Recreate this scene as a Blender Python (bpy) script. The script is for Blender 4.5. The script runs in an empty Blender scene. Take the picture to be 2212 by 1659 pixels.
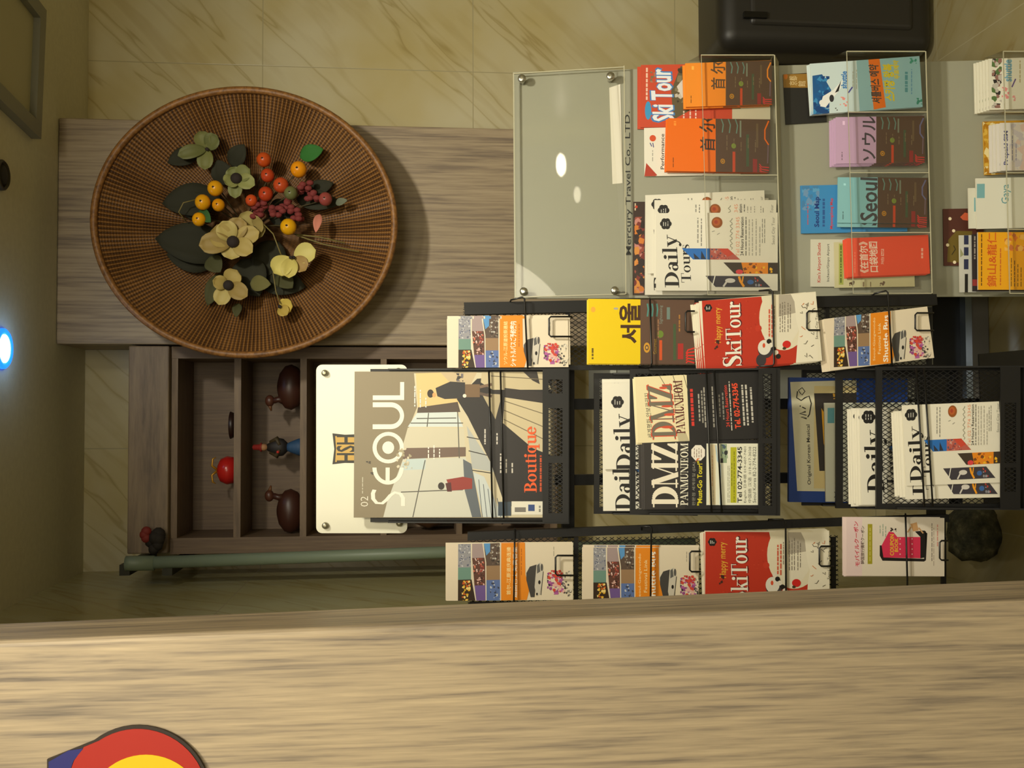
import bpy, bmesh, math, random
from mathutils import Vector, Matrix
R = math.radians
S = bpy.context.scene
COL = S.collection
random.seed(7)

# ------------------------------------------------------------------ camera (photo was taken with the camera turned on its side)
F = 2200.0
CAM = Vector((0, 0, 1.37))
TH, PS = math.atan(216 / F), R(1.81)
FWD = Vector((math.sin(PS) * math.cos(TH), math.cos(PS) * math.cos(TH), -math.sin(TH)))
RGT = Vector((math.cos(PS), -math.sin(PS), 0))
UPV = RGT.cross(FWD)
cd = bpy.data.cameras.new('camera'); cam = bpy.data.objects.new('camera', cd); COL.objects.link(cam)
cd.sensor_fit = 'HORIZONTAL'; cd.sensor_width = 36; cd.lens = F / 2212 * 36
cd.clip_start = 0.02; cd.clip_end = 50
mw = Matrix.Identity(4)
for i in range(3):
    mw[i][0] = -UPV[i]; mw[i][1] = RGT[i]; mw[i][2] = -FWD[i]; mw[i][3] = CAM[i]
cam.matrix_world = mw
S.camera = cam

# ------------------------------------------------------------------ world, lamps, exposure
w = bpy.data.worlds.new('world'); S.world = w; w.use_nodes = True
w.node_tree.nodes['Background'].inputs[0].default_value = (1.0, 0.92, 0.76, 1)
w.node_tree.nodes['Background'].inputs[1].default_value = 0.33
S.view_settings.view_transform = 'Standard'; S.view_settings.look = 'None'
S.view_settings.exposure = 0.0; S.view_settings.gamma = 1; S.view_settings.use_curve_mapping = False

def lamp(name, kind, loc, target, power, color, size=0.05, spot=100, blend=0.8):
    l = bpy.data.lights.new(name, kind); o = bpy.data.objects.new(name, l); COL.objects.link(o)
    l.energy = power; l.color = color; o.location = loc
    if kind == 'SPOT':
        l.spot_size = R(spot); l.spot_blend = blend; l.shadow_soft_size = size
    elif kind == 'AREA':
        l.shape = 'DISK'; l.size = size
    else:
        l.shadow_soft_size = size
    d = Vector(target) - Vector(loc)
    o.rotation_euler = d.to_track_quat('-Z', 'Y').to_euler()
    return o
WARM = (1.0, 0.90, 0.68); NEUT = (1.0, 0.94, 0.78)
lamp('ceiling_spot_glass', 'SPOT', (0.62, 0.75, 2.22), (0.50, 2.0, 1.05), 88, NEUT, 0.06, 95, 0.9)
lamp('ceiling_spot_rack', 'SPOT', (0.10, 0.42, 2.22), (-0.02, 1.55, 0.75), 33, WARM, 0.06, 95, 0.9)
lamp('ceiling_spot_counter', 'SPOT', (-0.30, -0.6, 2.2), (-0.32, 1.0, 0.90), 29, WARM, 0.08, 75, 0.9)
lamp('lobby_area_fill', 'AREA', (0.3, -1.6, 2.24), (0.1, 1.4, 0.8), 38, WARM, 1.2)  # unseen area fill, added for soft ambient light from behind the camera

# ------------------------------------------------------------------ helpers
def ray(x, y):
    return FWD * F - UPV * (x - 1106) + RGT * (829.5 - y)
def P(x, y, Y):                       # point of the photograph at distance Y into the room
    d = ray(x, y); return CAM + d * (Y / d.y)
def PZ(x, y, z):
    d = ray(x, y); return CAM + d * ((z - CAM.z) / d.z)
class Plane:
    def __init__(s, p, lean=0, yaw=0):
        s.p = Vector(p)
        s.n = Vector((math.sin(R(yaw)) * math.cos(R(lean)), -math.cos(R(yaw)) * math.cos(R(lean)), math.sin(R(lean))))
        s.u = Vector((math.cos(R(yaw)), math.sin(R(yaw)), 0))
        s.v = s.n.cross(s.u)
    def hit(s, x, y, off=0.0):
        d = ray(x, y); q = s.p + s.n * off
        return CAM + d * ((q - CAM).dot(s.n) / d.dot(s.n))
    def off(s, o):
        q = Plane((0, 0, 0)); q.p = s.p + s.n * o; q.n = s.n; q.u = s.u; q.v = s.v; return q

def lin(c):
    c = c / 255.0
    return c / 12.92 if c <= 0.04045 else ((c + 0.055) / 1.055) ** 2.4
def rgb(c): return (lin(c[0]), lin(c[1]), lin(c[2]), 1)
_mats = {}
def mat(c, rough=0.5, metal=0.0, emit=0.0, name=None, coat=0.0):
    k = (tuple(c), rough, metal, emit, coat)
    if k in _mats: return _mats[k]
    m = bpy.data.materials.new(name or 'surface'); m.use_nodes = True
    b = m.node_tree.nodes['Principled BSDF']
    b.inputs['Base Color'].default_value = rgb(c); b.inputs['Roughness'].default_value = rough
    b.inputs['Metallic'].default_value = metal
    if coat: b.inputs['Coat Weight'].default_value = coat; b.inputs['Coat Roughness'].default_value = 0.1
    if emit:
        b.inputs['Emission Color'].default_value = rgb(c); b.inputs['Emission Strength'].default_value = emit
    _mats[k] = m
    return m
def nodes(name):
    m = bpy.data.materials.new(name); m.use_nodes = True
    return m, m.node_tree.nodes, m.node_tree.links, m.node_tree.nodes['Principled BSDF']
def ramp(N, stops):
    r = N.new('ShaderNodeValToRGB'); e = r.color_ramp.elements
    e[0].position, e[0].color = stops[0][0], rgb(stops[0][1])
    e[1].position, e[1].color = stops[-1][0], rgb(stops[-1][1])
    for p, c in stops[1:-1]:
        q = e.new(p); q.color = rgb(c)
    return r
def noise(N, L, vec, scale, detail=4, rough=0.6, dist=0.0):
    n = N.new('ShaderNodeTexNoise'); n.inputs['Scale'].default_value = scale; n.inputs['Detail'].default_value = detail
    n.inputs['Roughness'].default_value = rough; n.inputs['Distortion'].default_value = dist
    if vec: L.new(vec, n.inputs['Vector'])
    return n
def wood_mat(name, stops, sc=(34, 34, 1.6), rough=0.5, axis=None):
    m, N, L, b = nodes(name)
    t = N.new('ShaderNodeTexCoord'); mp = N.new('ShaderNodeMapping'); mp.inputs['Scale'].default_value = sc
    L.new(t.outputs['Object'], mp.inputs['Vector'])
    n1 = noise(N, L, mp.outputs['Vector'], 1.0, 6, 0.65, 0.35)
    mp2 = N.new('ShaderNodeMapping'); mp2.inputs['Scale'].default_value = tuple(v * k for v, k in zip(sc, (5, 5, 3)))
    L.new(t.outputs['Object'], mp2.inputs['Vector'])
    n2 = noise(N, L, mp2.outputs['Vector'], 1.0, 3, 0.6)
    mx = N.new('ShaderNodeMath'); mx.operation = 'MULTIPLY_ADD'; mx.inputs[1].default_value = 0.5
    L.new(n2.outputs[0], mx.inputs[0])
    m3 = N.new('ShaderNodeMath'); m3.operation = 'MULTIPLY'; m3.inputs[1].default_value = 0.5
    L.new(n1.outputs[0], m3.inputs[0]); L.new(m3.outputs[0], mx.inputs[2])
    r = ramp(N, stops); L.new(mx.outputs[0], r.inputs[0]); L.new(r.outputs[0], b.inputs['Base Color'])
    b.inputs['Roughness'].default_value = rough
    bp = N.new('ShaderNodeBump'); bp.inputs['Strength'].default_value = 0.12; bp.inputs['Distance'].default_value = 0.002
    L.new(mx.outputs[0], bp.inputs['Height']); L.new(bp.outputs[0], b.inputs['Normal'])
    return m

def mesh_obj(name, verts, faces, mats, parent=None, fmi=None, smooth=False, pivot=None):
    pw = Vector((0, 0, 0)); q = parent
    while q is not None: pw = pw + q.location; q = q.parent
    o0 = Vector(pivot) if pivot is not None else pw
    me = bpy.data.meshes.new(name)
    me.from_pydata([Vector(v) - o0 for v in verts], [], faces)
    if not isinstance(mats, (list, tuple)): mats = [mats]
    for m in mats: me.materials.append(m)
    if fmi: me.polygons.foreach_set('material_index', fmi)
    if smooth: me.polygons.foreach_set('use_smooth', [True] * len(me.polygons))
    me.update()
    o = bpy.data.objects.new(name, me); COL.objects.link(o)
    if parent is not None:
        o.parent = parent
        if pivot is not None: o.location = o0 - pw
    else: o.location = o0 if pivot is not None else (0, 0, 0)
    return o
class MB:                              # mesh builder in world coordinates
    def __init__(s): s.v = []; s.f = []
    def add(s, vs, fs):
        k = len(s.v); s.v += [Vector(q) for q in vs]; s.f += [[i + k for i in f] for f in fs]; return s
    def prism(s, pts, d):              # polygon pts extruded by vector d
        n = len(pts); pts = [Vector(p) for p in pts]; d = Vector(d)
        return s.add(pts + [p + d for p in pts], [list(range(n))[::-1], list(range(n, 2 * n))] + [[i, (i + 1) % n, n + (i + 1) % n, n + i] for i in range(n)])
    def box(s, a, b):
        a, b = Vector(a), Vector(b)
        return s.prism([(a.x, a.y, a.z), (b.x, a.y, a.z), (b.x, a.y, b.z), (a.x, a.y, b.z)], (0, b.y - a.y, 0))
    def tube(s, pts, r, n=8, cap=True):
        pts = [Vector(p) for p in pts]; rings = []; m = len(pts); up = None
        rr = r if isinstance(r, (list, tuple)) else [r] * m
        for i, p in enumerate(pts):
            t = (pts[min(i + 1, m - 1)] - pts[max(i - 1, 0)]).normalized()
            if up is None: up = Vector((0, 0, 1)) if abs(t.z) < 0.9 else Vector((1, 0, 0))
            a = t.cross(up).normalized(); up = a.cross(t).normalized()
            rings.append([p + (a * math.cos(2 * math.pi * k / n) + up * math.sin(2 * math.pi * k / n)) * rr[i] for k in range(n)])
        fs = []
        for i in range(m - 1):
            for k in range(n): fs.append([i * n + k, i * n + (k + 1) % n, (i + 1) * n + (k + 1) % n, (i + 1) * n + k])
        if cap: fs += [list(range(n))[::-1], [(m - 1) * n + k for k in range(n)]]
        return s.add([q for rg in rings for q in rg], fs)
    def lathe(s, c, prof, axis=(0, 0, 1), n=24, sx=1.0, sy=1.0):   # prof: list of (radius, height)
        ax = Vector(axis).normalized(); a = ax.orthogonal().normalized(); b = ax.cross(a)
        if abs(ax.z) > 0.99: a, b = Vector((1, 0, 0)), Vector((0, 1, 0))
        vs = []
        for r_, h in prof:
            for k in range(n):
                t = 2 * math.pi * k / n
                vs.append(Vector(c) + a * (r_ * math.cos(t) * sx) + b * (r_ * math.sin(t) * sy) + ax * h)
        fs = []
        for i in range(len(prof) - 1):
            for k in range(n): fs.append([i * n + k, i * n + (k + 1) % n, (i + 1) * n + (k + 1) % n, (i + 1) * n + k])
        fs += [list(range(n))[::-1], [(len(prof) - 1) * n + k for k in range(n)]]
        return s.add(vs, fs)
    def ball(s, c, r, sx=1, sy=1, sz=1, n=16):
        prof = [(max(1e-4, r * math.sin(math.pi * i / (n // 2))), -r * math.cos(math.pi * i / (n // 2)) * sz) for i in range(n // 2 + 1)]
        return s.lathe(c, prof, (0, 0, 1), n, sx, sy)
    def build(s, name, m, parent=None, smooth=False, pivot=None):
        return mesh_obj(name, s.v, s.f, m, parent, None, smooth, pivot)
def bevel(o, wd=0.004, seg=2):
    m = o.modifiers.new('bevel', 'BEVEL'); m.width = wd; m.segments = seg; m.limit_method = 'ANGLE'; m.angle_limit = R(40); return o
def smooth_all(o):
    o.data.polygons.foreach_set('use_smooth', [True] * len(o.data.polygons)); return o
def thing(name, label, cat, loc, group=None):
    o = bpy.data.objects.new(name, None); COL.objects.link(o); o.location = loc; o.empty_display_size = 0.03
    return tag(o, label, cat, group)
def tag(o, label=None, cat=None, group=None, kind=None):
    if label: o['label'] = label
    if cat: o['category'] = cat
    if group: o['group'] = group
    if kind: o['kind'] = kind
    return o
def lab(o, l): o['label'] = l; return o
def copy_tree(o, parent=None):
    c = o.copy(); COL.objects.link(c)
    if parent is not None: c.parent = parent
    for ch in list(o.children): copy_tree(ch, c)
    return c
def pxprism(mb, pl, px, z0, z1):       # prism whose outline, on plane pl, is seen at these photo points
    mb.prism([pl.hit(x, y) + pl.n * z0 for x, y in px], pl.n * (z1 - z0)); return mb
def rect(x0, y0, x1, y1): return [(x0, y0), (x1, y0), (x1, y1), (x0, y1)]

# ------------------------------------------------------------------ lettering
_txt = {}
def text_mesh(body, off=0.0):
    k = (body, off)
    if k in _txt: return _txt[k]
    c = bpy.data.curves.new('t', 'FONT'); c.body = body; c.size = 1; c.offset = off; c.resolution_u = 2
    c.dimensions = '2D'; c.fill_mode = 'FRONT'
    o = bpy.data.objects.new('t', c); COL.objects.link(o)
    dg = bpy.context.evaluated_depsgraph_get()
    me = bpy.data.meshes.new_from_object(o.evaluated_get(dg))
    vs = [(v.co.x, v.co.y) for v in me.vertices]; fs = [list(p.vertices) for p in me.polygons]
    COL.objects.unlink(o); bpy.data.objects.remove(o); bpy.data.curves.remove(c); bpy.data.meshes.remove(me)
    x0 = min(v[0] for v in vs); x1 = max(v[0] for v in vs); y0 = min(v[1] for v in vs); y1 = max(v[1] for v in vs)
    vs = [((a - x0) / (x1 - x0), (b - y0) / (y1 - y0)) for a, b in vs]
    _txt[k] = (vs, fs); return _txt[k]
def _ring(cx, cy, rx, ry, a0, a1, wt, wn, n=20):
    out = []
    for i in range(n):
        p = []
        for a, k in ((a0 + (a1 - a0) * i / n, 0), (a0 + (a1 - a0) * (i + 1) / n, 1)):
            c, s_ = math.cos(R(a)), math.sin(R(a))
            p.append([(cx + rx * c, cy + ry * s_), (cx + (rx - wt) * c, cy + (ry - wn) * s_)])
        out.append([p[0][0], p[1][0], p[1][1], p[0][1]])
    return out
def _r(x0, y0, x1, y1): return [[(x0, y0), (x1, y0), (x1, y1), (x0, y1)]]
def _d(x0, y0, x1, y1, w_): return [[(x0 - w_ / 2, y0), (x0 + w_ / 2, y0), (x1 + w_ / 2, y1), (x1 - w_ / 2, y1)]]
def _line(pts, ws):
    out = []
    for i in range(len(pts) - 1):
        (x0, y0), (x1, y1) = pts[i], pts[i + 1]; dx, dy = x1 - x0, y1 - y0; l = math.hypot(dx, dy) or 1
        def nrm(j):
            a = pts[max(j - 1, 0)]; b = pts[min(j + 1, len(pts) - 1)]
            q = math.hypot(b[0] - a[0], b[1] - a[1]) or 1
            return (-(b[1] - a[1]) / q, (b[0] - a[0]) / q)
        n0, n1 = nrm(i), nrm(i + 1); w0, w1 = ws[i] / 2, ws[i + 1] / 2
        out.append([(x0 + n0[0] * w0, y0 + n0[1] * w0), (x0 - n0[0] * w0, y0 - n0[1] * w0), (x1 - n1[0] * w1, y1 - n1[1] * w1), (x1 + n1[0] * w1, y1 + n1[1] * w1)])
    return out
def _sv(x0, x1, y): return _r(x0, y, x1, y + .045)
def _scurve(k=1.0, wd=.66):
    pts = [(.5, .75), (.47, .9), (.36, .965), (.26, .97), (.14, .93), (.09, .8), (.13, .65), (.3, .53), (.45, .42), (.53, .27), (.48, .1), (.36, .03), (.25, .02), (.12, .08), (.07, .26)]
    ws = [.03, .04, .045, .05, .09, .14, .17, .2, .2, .16, .1, .05, .045, .04, .03]
    return _line([(a * k, b * k) for a, b in pts], [q * k for q in ws]) + _r(.48 * k, .72 * k, .52 * k, .99 * k) + _r(.05 * k, 0, .09 * k, .28 * k)
SERIF = {
 'D': (.86, _r(.12, 0, .3, 1) + _sv(.02, .4, 0) + _sv(.02, .4, .955) + _ring(.32, .5, .5, .5, -90, 90, .18, .045)),
 'M': (1.14, _r(.12, 0, .17, 1) + _d(.2, 1, .54, 0, .2) + _d(.54, 0, .9, 1, .05) + _r(.86, 0, 1.04, 1) + _sv(.02, .28, 0) + _sv(.02, .28, .955) + _sv(.76, 1.12, 0) + _sv(.86, 1.12, .955)),
 'Z': (.8, _sv(.08, .74, .955) + _sv(.05, .76, 0) + _d(.17, 0, .63, 1, .24) + [[(.08, 1), (.08, .7), (.13, .7), (.3, 1)]] + [[(.76, 0), (.76, .32), (.71, .32), (.5, 0)]]),
 'P': (.72, _r(.12, 0, .29, 1) + _sv(.02, .4, 0) + _sv(.02, .36, .955) + _ring(.32, .74, .36, .26, -90, 90, .16, .045)),
 'A': (.88, _d(.1, 0, .42, 1, .05) + _d(.73, 0, .42, 1, .19) + _sv(.2, .65, .3) + _sv(.0, .24, 0) + _sv(.56, .88, 0)),
 'N': (.94, _r(.13, 0, .18, 1) + _d(.8, 0, .2, 1, .2) + _r(.78, 0, .83, 1) + _sv(.03, .28, 0) + _sv(.03, .28, .955) + _sv(.66, .93, .955)),
 'U': (.88, _r(.12, .3, .29, 1) + _r(.7, .3, .75, 1) + _ring(.435, .32, .315, .33, 180, 360, .12, .07) + _sv(.02, .39, .955) + _sv(.6, .86, .955)),
 'J': (.5, _r(.2, .15, .37, 1) + _sv(.1, .47, .955) + _ring(.17, .17, .2, .2, 200, 360, .12, .05)),
 'E': (.74, _r(.12, 0, .29, 1) + _sv(.02, .66, 0) + _sv(.02, .64, .955) + _sv(.2, .5, .48) + _r(.6, .72, .64, 1) + _r(.63, 0, .67, .3) + _r(.47, .36, .51, .64)),
 'O': (.9, _ring(.44, .5, .41, .52, 0, 360, .18, .045, 32)),
 'T': (.82, _r(.32, 0, .49, 1) + _sv(.2, .62, 0) + _sv(.04, .77, .955) + _r(.04, .7, .08, 1) + _r(.73, .7, .77, 1)),
 'B': (.78, _r(.12, 0, .29, 1) + _sv(.02, .4, 0) + _sv(.02, .38, .955) + _ring(.34, .75, .32, .25, -90, 90, .16, .045) + _ring(.36, .26, .37, .26, -90, 90, .17, .045)),
 'S': (.62, _scurve()),
 'a': (.6, _ring(.24, .2, .2, .21, 0, 360, .12, .035) + _r(.36, .05, .5, .47) + _ring(.29, .45, .21, .22, 0, 155, .12, .04) + _ring(.54, .1, .18, .1, 180, 300, .05, .05)),
 'i': (.36, _r(.1, 0, .25, .66) + _sv(.02, .33, 0) + _sv(.02, .2, .615) + _ring(.175, .87, .1, .1, 0, 360, .0999, .0999, 12)),
 'l': (.36, _r(.1, 0, .25, 1.05) + _sv(.02, .33, 0) + _sv(.02, .2, 1.005)),
 'y': (.64, _d(.34, .0, .12, .66, .15) + _line([(.53, .66), (.33, .02), (.24, -.2), (.14, -.28)], [.04, .05, .06, .08]) + _ring(.12, -.24, .08, .08, 0, 360, .0799, .0799, 12) + _sv(.0, .28, .62) + _sv(.42, .64, .62)),
 'o': (.62, _ring(.3, .33, .28, .35, 0, 360, .14, .04, 26)),
 'u': (.7, _r(.1, .15, .25, .66) + _r(.47, 0, .62, .66) + _ring(.29, .17, .19, .19, 180, 330, .15, .05) + _sv(.02, .2, .615) + _sv(.38, .55, .615) + _sv(.5, .7, 0)),
 'r': (.5, _r(.1, 0, .25, .66) + _sv(.02, .35, 0) + _sv(.02, .2, .615) + _line([(.25, .48), (.32, .6), (.4, .62)], [.05, .07, .08]) + _ring(.41, .56, .08, .08, 0, 360, .0799, .0799, 12)),
 's': (.46, _scurve(.68)),
 't': (.42, _r(.13, .1, .27, .85) + _sv(.03, .4, .615) + _ring(.25, .11, .12, .12, 180, 330, .09, .05)),
 'q': (.66, _ring(.29, .33, .27, .35, 0, 360, .14, .04, 26) + _r(.42, -.28, .57, .66) + _sv(.34, .66, -.28)),
 'e': (.58, _ring(.3, .33, .28, .35, 0, 325, .14, .045, 26) + _sv(.1, .54, .34)),
 'k': (.7, _r(.1, 0, .25, 1.05) + _sv(.02, .33, 0) + _sv(.02, .2, 1.005) + _d(.24, .25, .54, .64, .05) + _d(.56, 0, .35, .42, .16) + _sv(.42, .68, 0) + _sv(.4, .66, .62)),
 ' ': (.35, []), '.': (.3, _r(.08, 0, .2, .12)), "'": (.2, _r(.05, .75, .13, 1)),
}
SEOUL = {  # broad even strokes with open curves
 'S': _line([(.95, .93), (.75, .98), (.45, .97), (.22, .86), (.2, .68), (.4, .54), (.65, .42), (.8, .28), (.72, .1), (.5, .02), (.05, .02)], [.13] * 11),
 'E': _ring(.95, .5, .9, .5, 90, 270, .2, .13) + _r(.15, .45, .95, .58),
 'O': _ring(.5, .5, .5, .5, 0, 360, .12, .13, 32) + _ring(.5, .5, .2, .19, 0, 360, .1999, .1899, 18),
 'U': _r(.0, .4, .18, 1) + _r(.82, .4, 1, 1) + _ring(.5, .42, .5, .42, 180, 360, .18, .13),
 'L': _r(.0, 0, .26, 1) + _r(.0, 0, 1, .13),
}

class Art:                              # everything printed on one cover: flat shapes, later ones on top
    def __init__(s, tl, bl, br):
        s.bl = bl; s.a = (br[0] - bl[0], br[1] - bl[1]); s.b = (tl[0] - bl[0], tl[1] - bl[1])
        s.det = s.a[0] * s.b[1] - s.a[1] * s.b[0]
        s.V = []; s.Fc = []; s.I = []; s.mats = []; s.z = 0.00003; s.clip = True
    def ab(s, x, y):
        dx, dy = x - s.bl[0], y - s.bl[1]
        a = (dx * s.b[1] - dy * s.b[0]) / s.det; b = (s.a[0] * dy - s.a[1] * dx) / s.det
        if s.clip: a = min(1, max(0, a)); b = min(1, max(0, b))
        return a, b
    def mi(s, c, rough=0.42):
        m = mat(c, rough) if isinstance(c, tuple) else c
        if m not in s.mats: s.mats.append(m)
        return s.mats.index(m)
    def raw(s, vs, fs, c, apart=True):        # overlapping shapes of one colour lie a hair apart, like layers of ink
        k = len(s.V); zz = [s.z] * len(vs); i = s.mi(c)
        if apart:
            for j, f in enumerate(fs):
                for q in f: zz[q] = s.z + j * 0.0000008
            s.z += len(fs) * 0.0000008
        s.V += [(x, y, z) for (x, y), z in zip(vs, zz)]
        for f in fs: s.Fc.append([q + k for q in f]); s.I.append(i)
        s.z += 0.000004
    def poly(s, px, c): s.raw([s.ab(*p) for p in px], [list(range(len(px)))], c); return s
    def rect(s, x0, y0, x1, y1, c): return s.poly(rect(x0, y0, x1, y1), c)
    def all(s, c): s.raw([(0, 0), (1, 0), (1, 1), (0, 1)], [[0, 1, 2, 3]], c); return s
    def ell(s, x, y, rx, ry, c, n=20): return s.poly([(x + rx * math.cos(2 * math.pi * k / n), y + ry * math.sin(2 * math.pi * k / n)) for k in range(n)], c)
    def _place(s, vs, yl, yr, xb, xt, sl): return [s.ab(xb + (xt - xb) * v + sl * u, yl + (yr - yl) * u) for u, v in vs]
    def text(s, body, yl, yr, xb, xt, c, off=0.0, sl=0):   # left end, right end, bottom, top
        vs, fs = text_mesh(body, off); s.raw(s._place(vs, yl, yr, xb, xt, sl), fs, c, False); return s
    def serif(s, body, yl, yr, xb, xt, c, sl=0, grow=0.0, small=None):
        tot = sum(SERIF[ch][0] * ((small or 1) if (small and i) else 1) for i, ch in enumerate(body)); pen = 0; V = []; Fs = []
        for i, ch in enumerate(body):
            k = (small if (small and i) else 1.0)
            adv, gl = SERIF[ch]
            for q in gl:
                cx = sum(p[0] for p in q) / len(q); cy = sum(p[1] for p in q) / len(q)
                b = len(V)
                for p in q:
                    dx, dy = p[0] - cx, p[1] - cy; l = math.hypot(dx, dy) or 1
                    V.append(((pen + (p[0] + dx / l * grow) * k) / tot, (p[1] + dy / l * grow) * k))
                Fs.append(list(range(b, b + len(q))))
            pen += adv * k
        s.raw(s._place(V, yl, yr, xb, xt, sl), Fs, c); return s
    def glyph(s, polys, yl, yr, xb, xt, c):
        V = []; Fs = []
        for q in polys:
            Fs.append(list(range(len(V), len(V) + len(q)))); V += q
        s.raw(s._place(V, yl, yr, xb, xt, 0), Fs, c); return s
    def words(s, x, y0, y1, c, h=2.0, seed=0, sl=0):       # a line too small to read: dashes
        rnd = random.Random(seed + int(x * 7 + y1)); y = y1; V = []; Fs = []
        while y > y0 + 2:
            l = rnd.uniform(3, 12); e = max(y0, y - l); k = len(V)
            V += [s.ab(x + sl * (y1 - q) / 100 + d, q) for d, q in ((0, y), (h, y), (h, e), (0, e))]; Fs.append([k, k + 1, k + 2, k + 3]); y = e - rnd.uniform(1.2, 2.6)
        s.raw(V, Fs, c); return s
    def scatter(s, x0, y0, x1, y1, cols, n, r0, r1, seed=1):
        rnd = random.Random(seed)
        for c in cols:
            V = []; Fs = []
            for _ in range(max(1, n // len(cols))):
                cx, cy, q = rnd.uniform(x0, x1), rnd.uniform(y0, y1), rnd.uniform(r0, r1); m = rnd.randint(4, 7); k = len(V); a0 = rnd.uniform(0, 6)
                for j in range(m):
                    rr = q * rnd.uniform(.6, 1.2); a = a0 + 2 * math.pi * j / m
                    V.append(s.ab(min(x1, max(x0, cx + rr * math.cos(a))), min(y1, max(y0, cy + rr * math.sin(a)))))
                Fs.append(list(range(k, k + m)))
            s.raw(V, Fs, c)
        return s
    def curve(s, px, wpx, c):
        s.raw([s.ab(*p) for q in _line(px, [wpx] * len(px)) for p in q], [[4 * i, 4 * i + 1, 4 * i + 2, 4 * i + 3] for i in range(len(px) - 1)], c); return s
    def build(s, name, W, H, parent, m=None):
        me = bpy.data.meshes.new(name)
        me.from_pydata([(x * W, y * H, z) for x, y, z in s.V], [], s.Fc)
        for q in s.mats: me.materials.append(q)
        me.polygons.foreach_set('material_index', s.I); me.update()
        o = bpy.data.objects.new(name, me); COL.objects.link(o); o.parent = parent; return o

PAPER = (232, 228, 212)
EDGE = (222, 216, 196)
def sheet(name, label, cat, tl, bl, br, pl, thick, art=None, edge=EDGE, group=None, part='cover'):
    """a printed sheet or booklet standing in plane pl; art(A) prints its cover in photo coordinates"""
    p0, pu, pv = pl.hit(*bl), pl.hit(*br), pl.hit(*tl)
    u = (pu - p0); W = u.length; u.normalize(); v = pv - p0; v -= u * v.dot(u); H = v.length; v.normalize(); n = u.cross(v)
    t = thing(name, label, cat, (0, 0, 0), group)
    M = Matrix.Identity(4)
    for i in range(3): M[i][0], M[i][1], M[i][2], M[i][3] = u[i], v[i], n[i], p0[i]
    t.matrix_world = M
    vs = [(0, 0, 0), (W, 0, 0), (W, H, 0), (0, H, 0)]; vs += [(x, y, -thick) for x, y, z in vs]
    me = bpy.data.meshes.new('pages')
    me.from_pydata(vs, [], [[0, 1, 2, 3], [7, 6, 5, 4], [0, 4, 5, 1], [1, 5, 6, 2], [2, 6, 7, 3], [3, 7, 4, 0]])
    me.materials.append(mat(edge, 0.7)); o = bpy.data.objects.new('pages', me); COL.objects.link(o); o.parent = t
    if art:
        A = Art(tl, bl, br); art(A); A.build(part, W, H, t)
    t['_w'] = W; t['_h'] = H
    return t
def copies(src, moves, label, group):
    """more of the same booklet behind or beside src: (right, up, back, turn) in metres and degrees"""
    out = []
    for dx, dy, dz, a in moves:
        c = copy_tree(src); c.matrix_world = src.matrix_world @ Matrix.Translation((dx, dy, -dz)) @ Matrix.Rotation(R(a), 4, 'Z')
        c['label'] = label; c['group'] = group; out.append(c)
    return out


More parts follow.
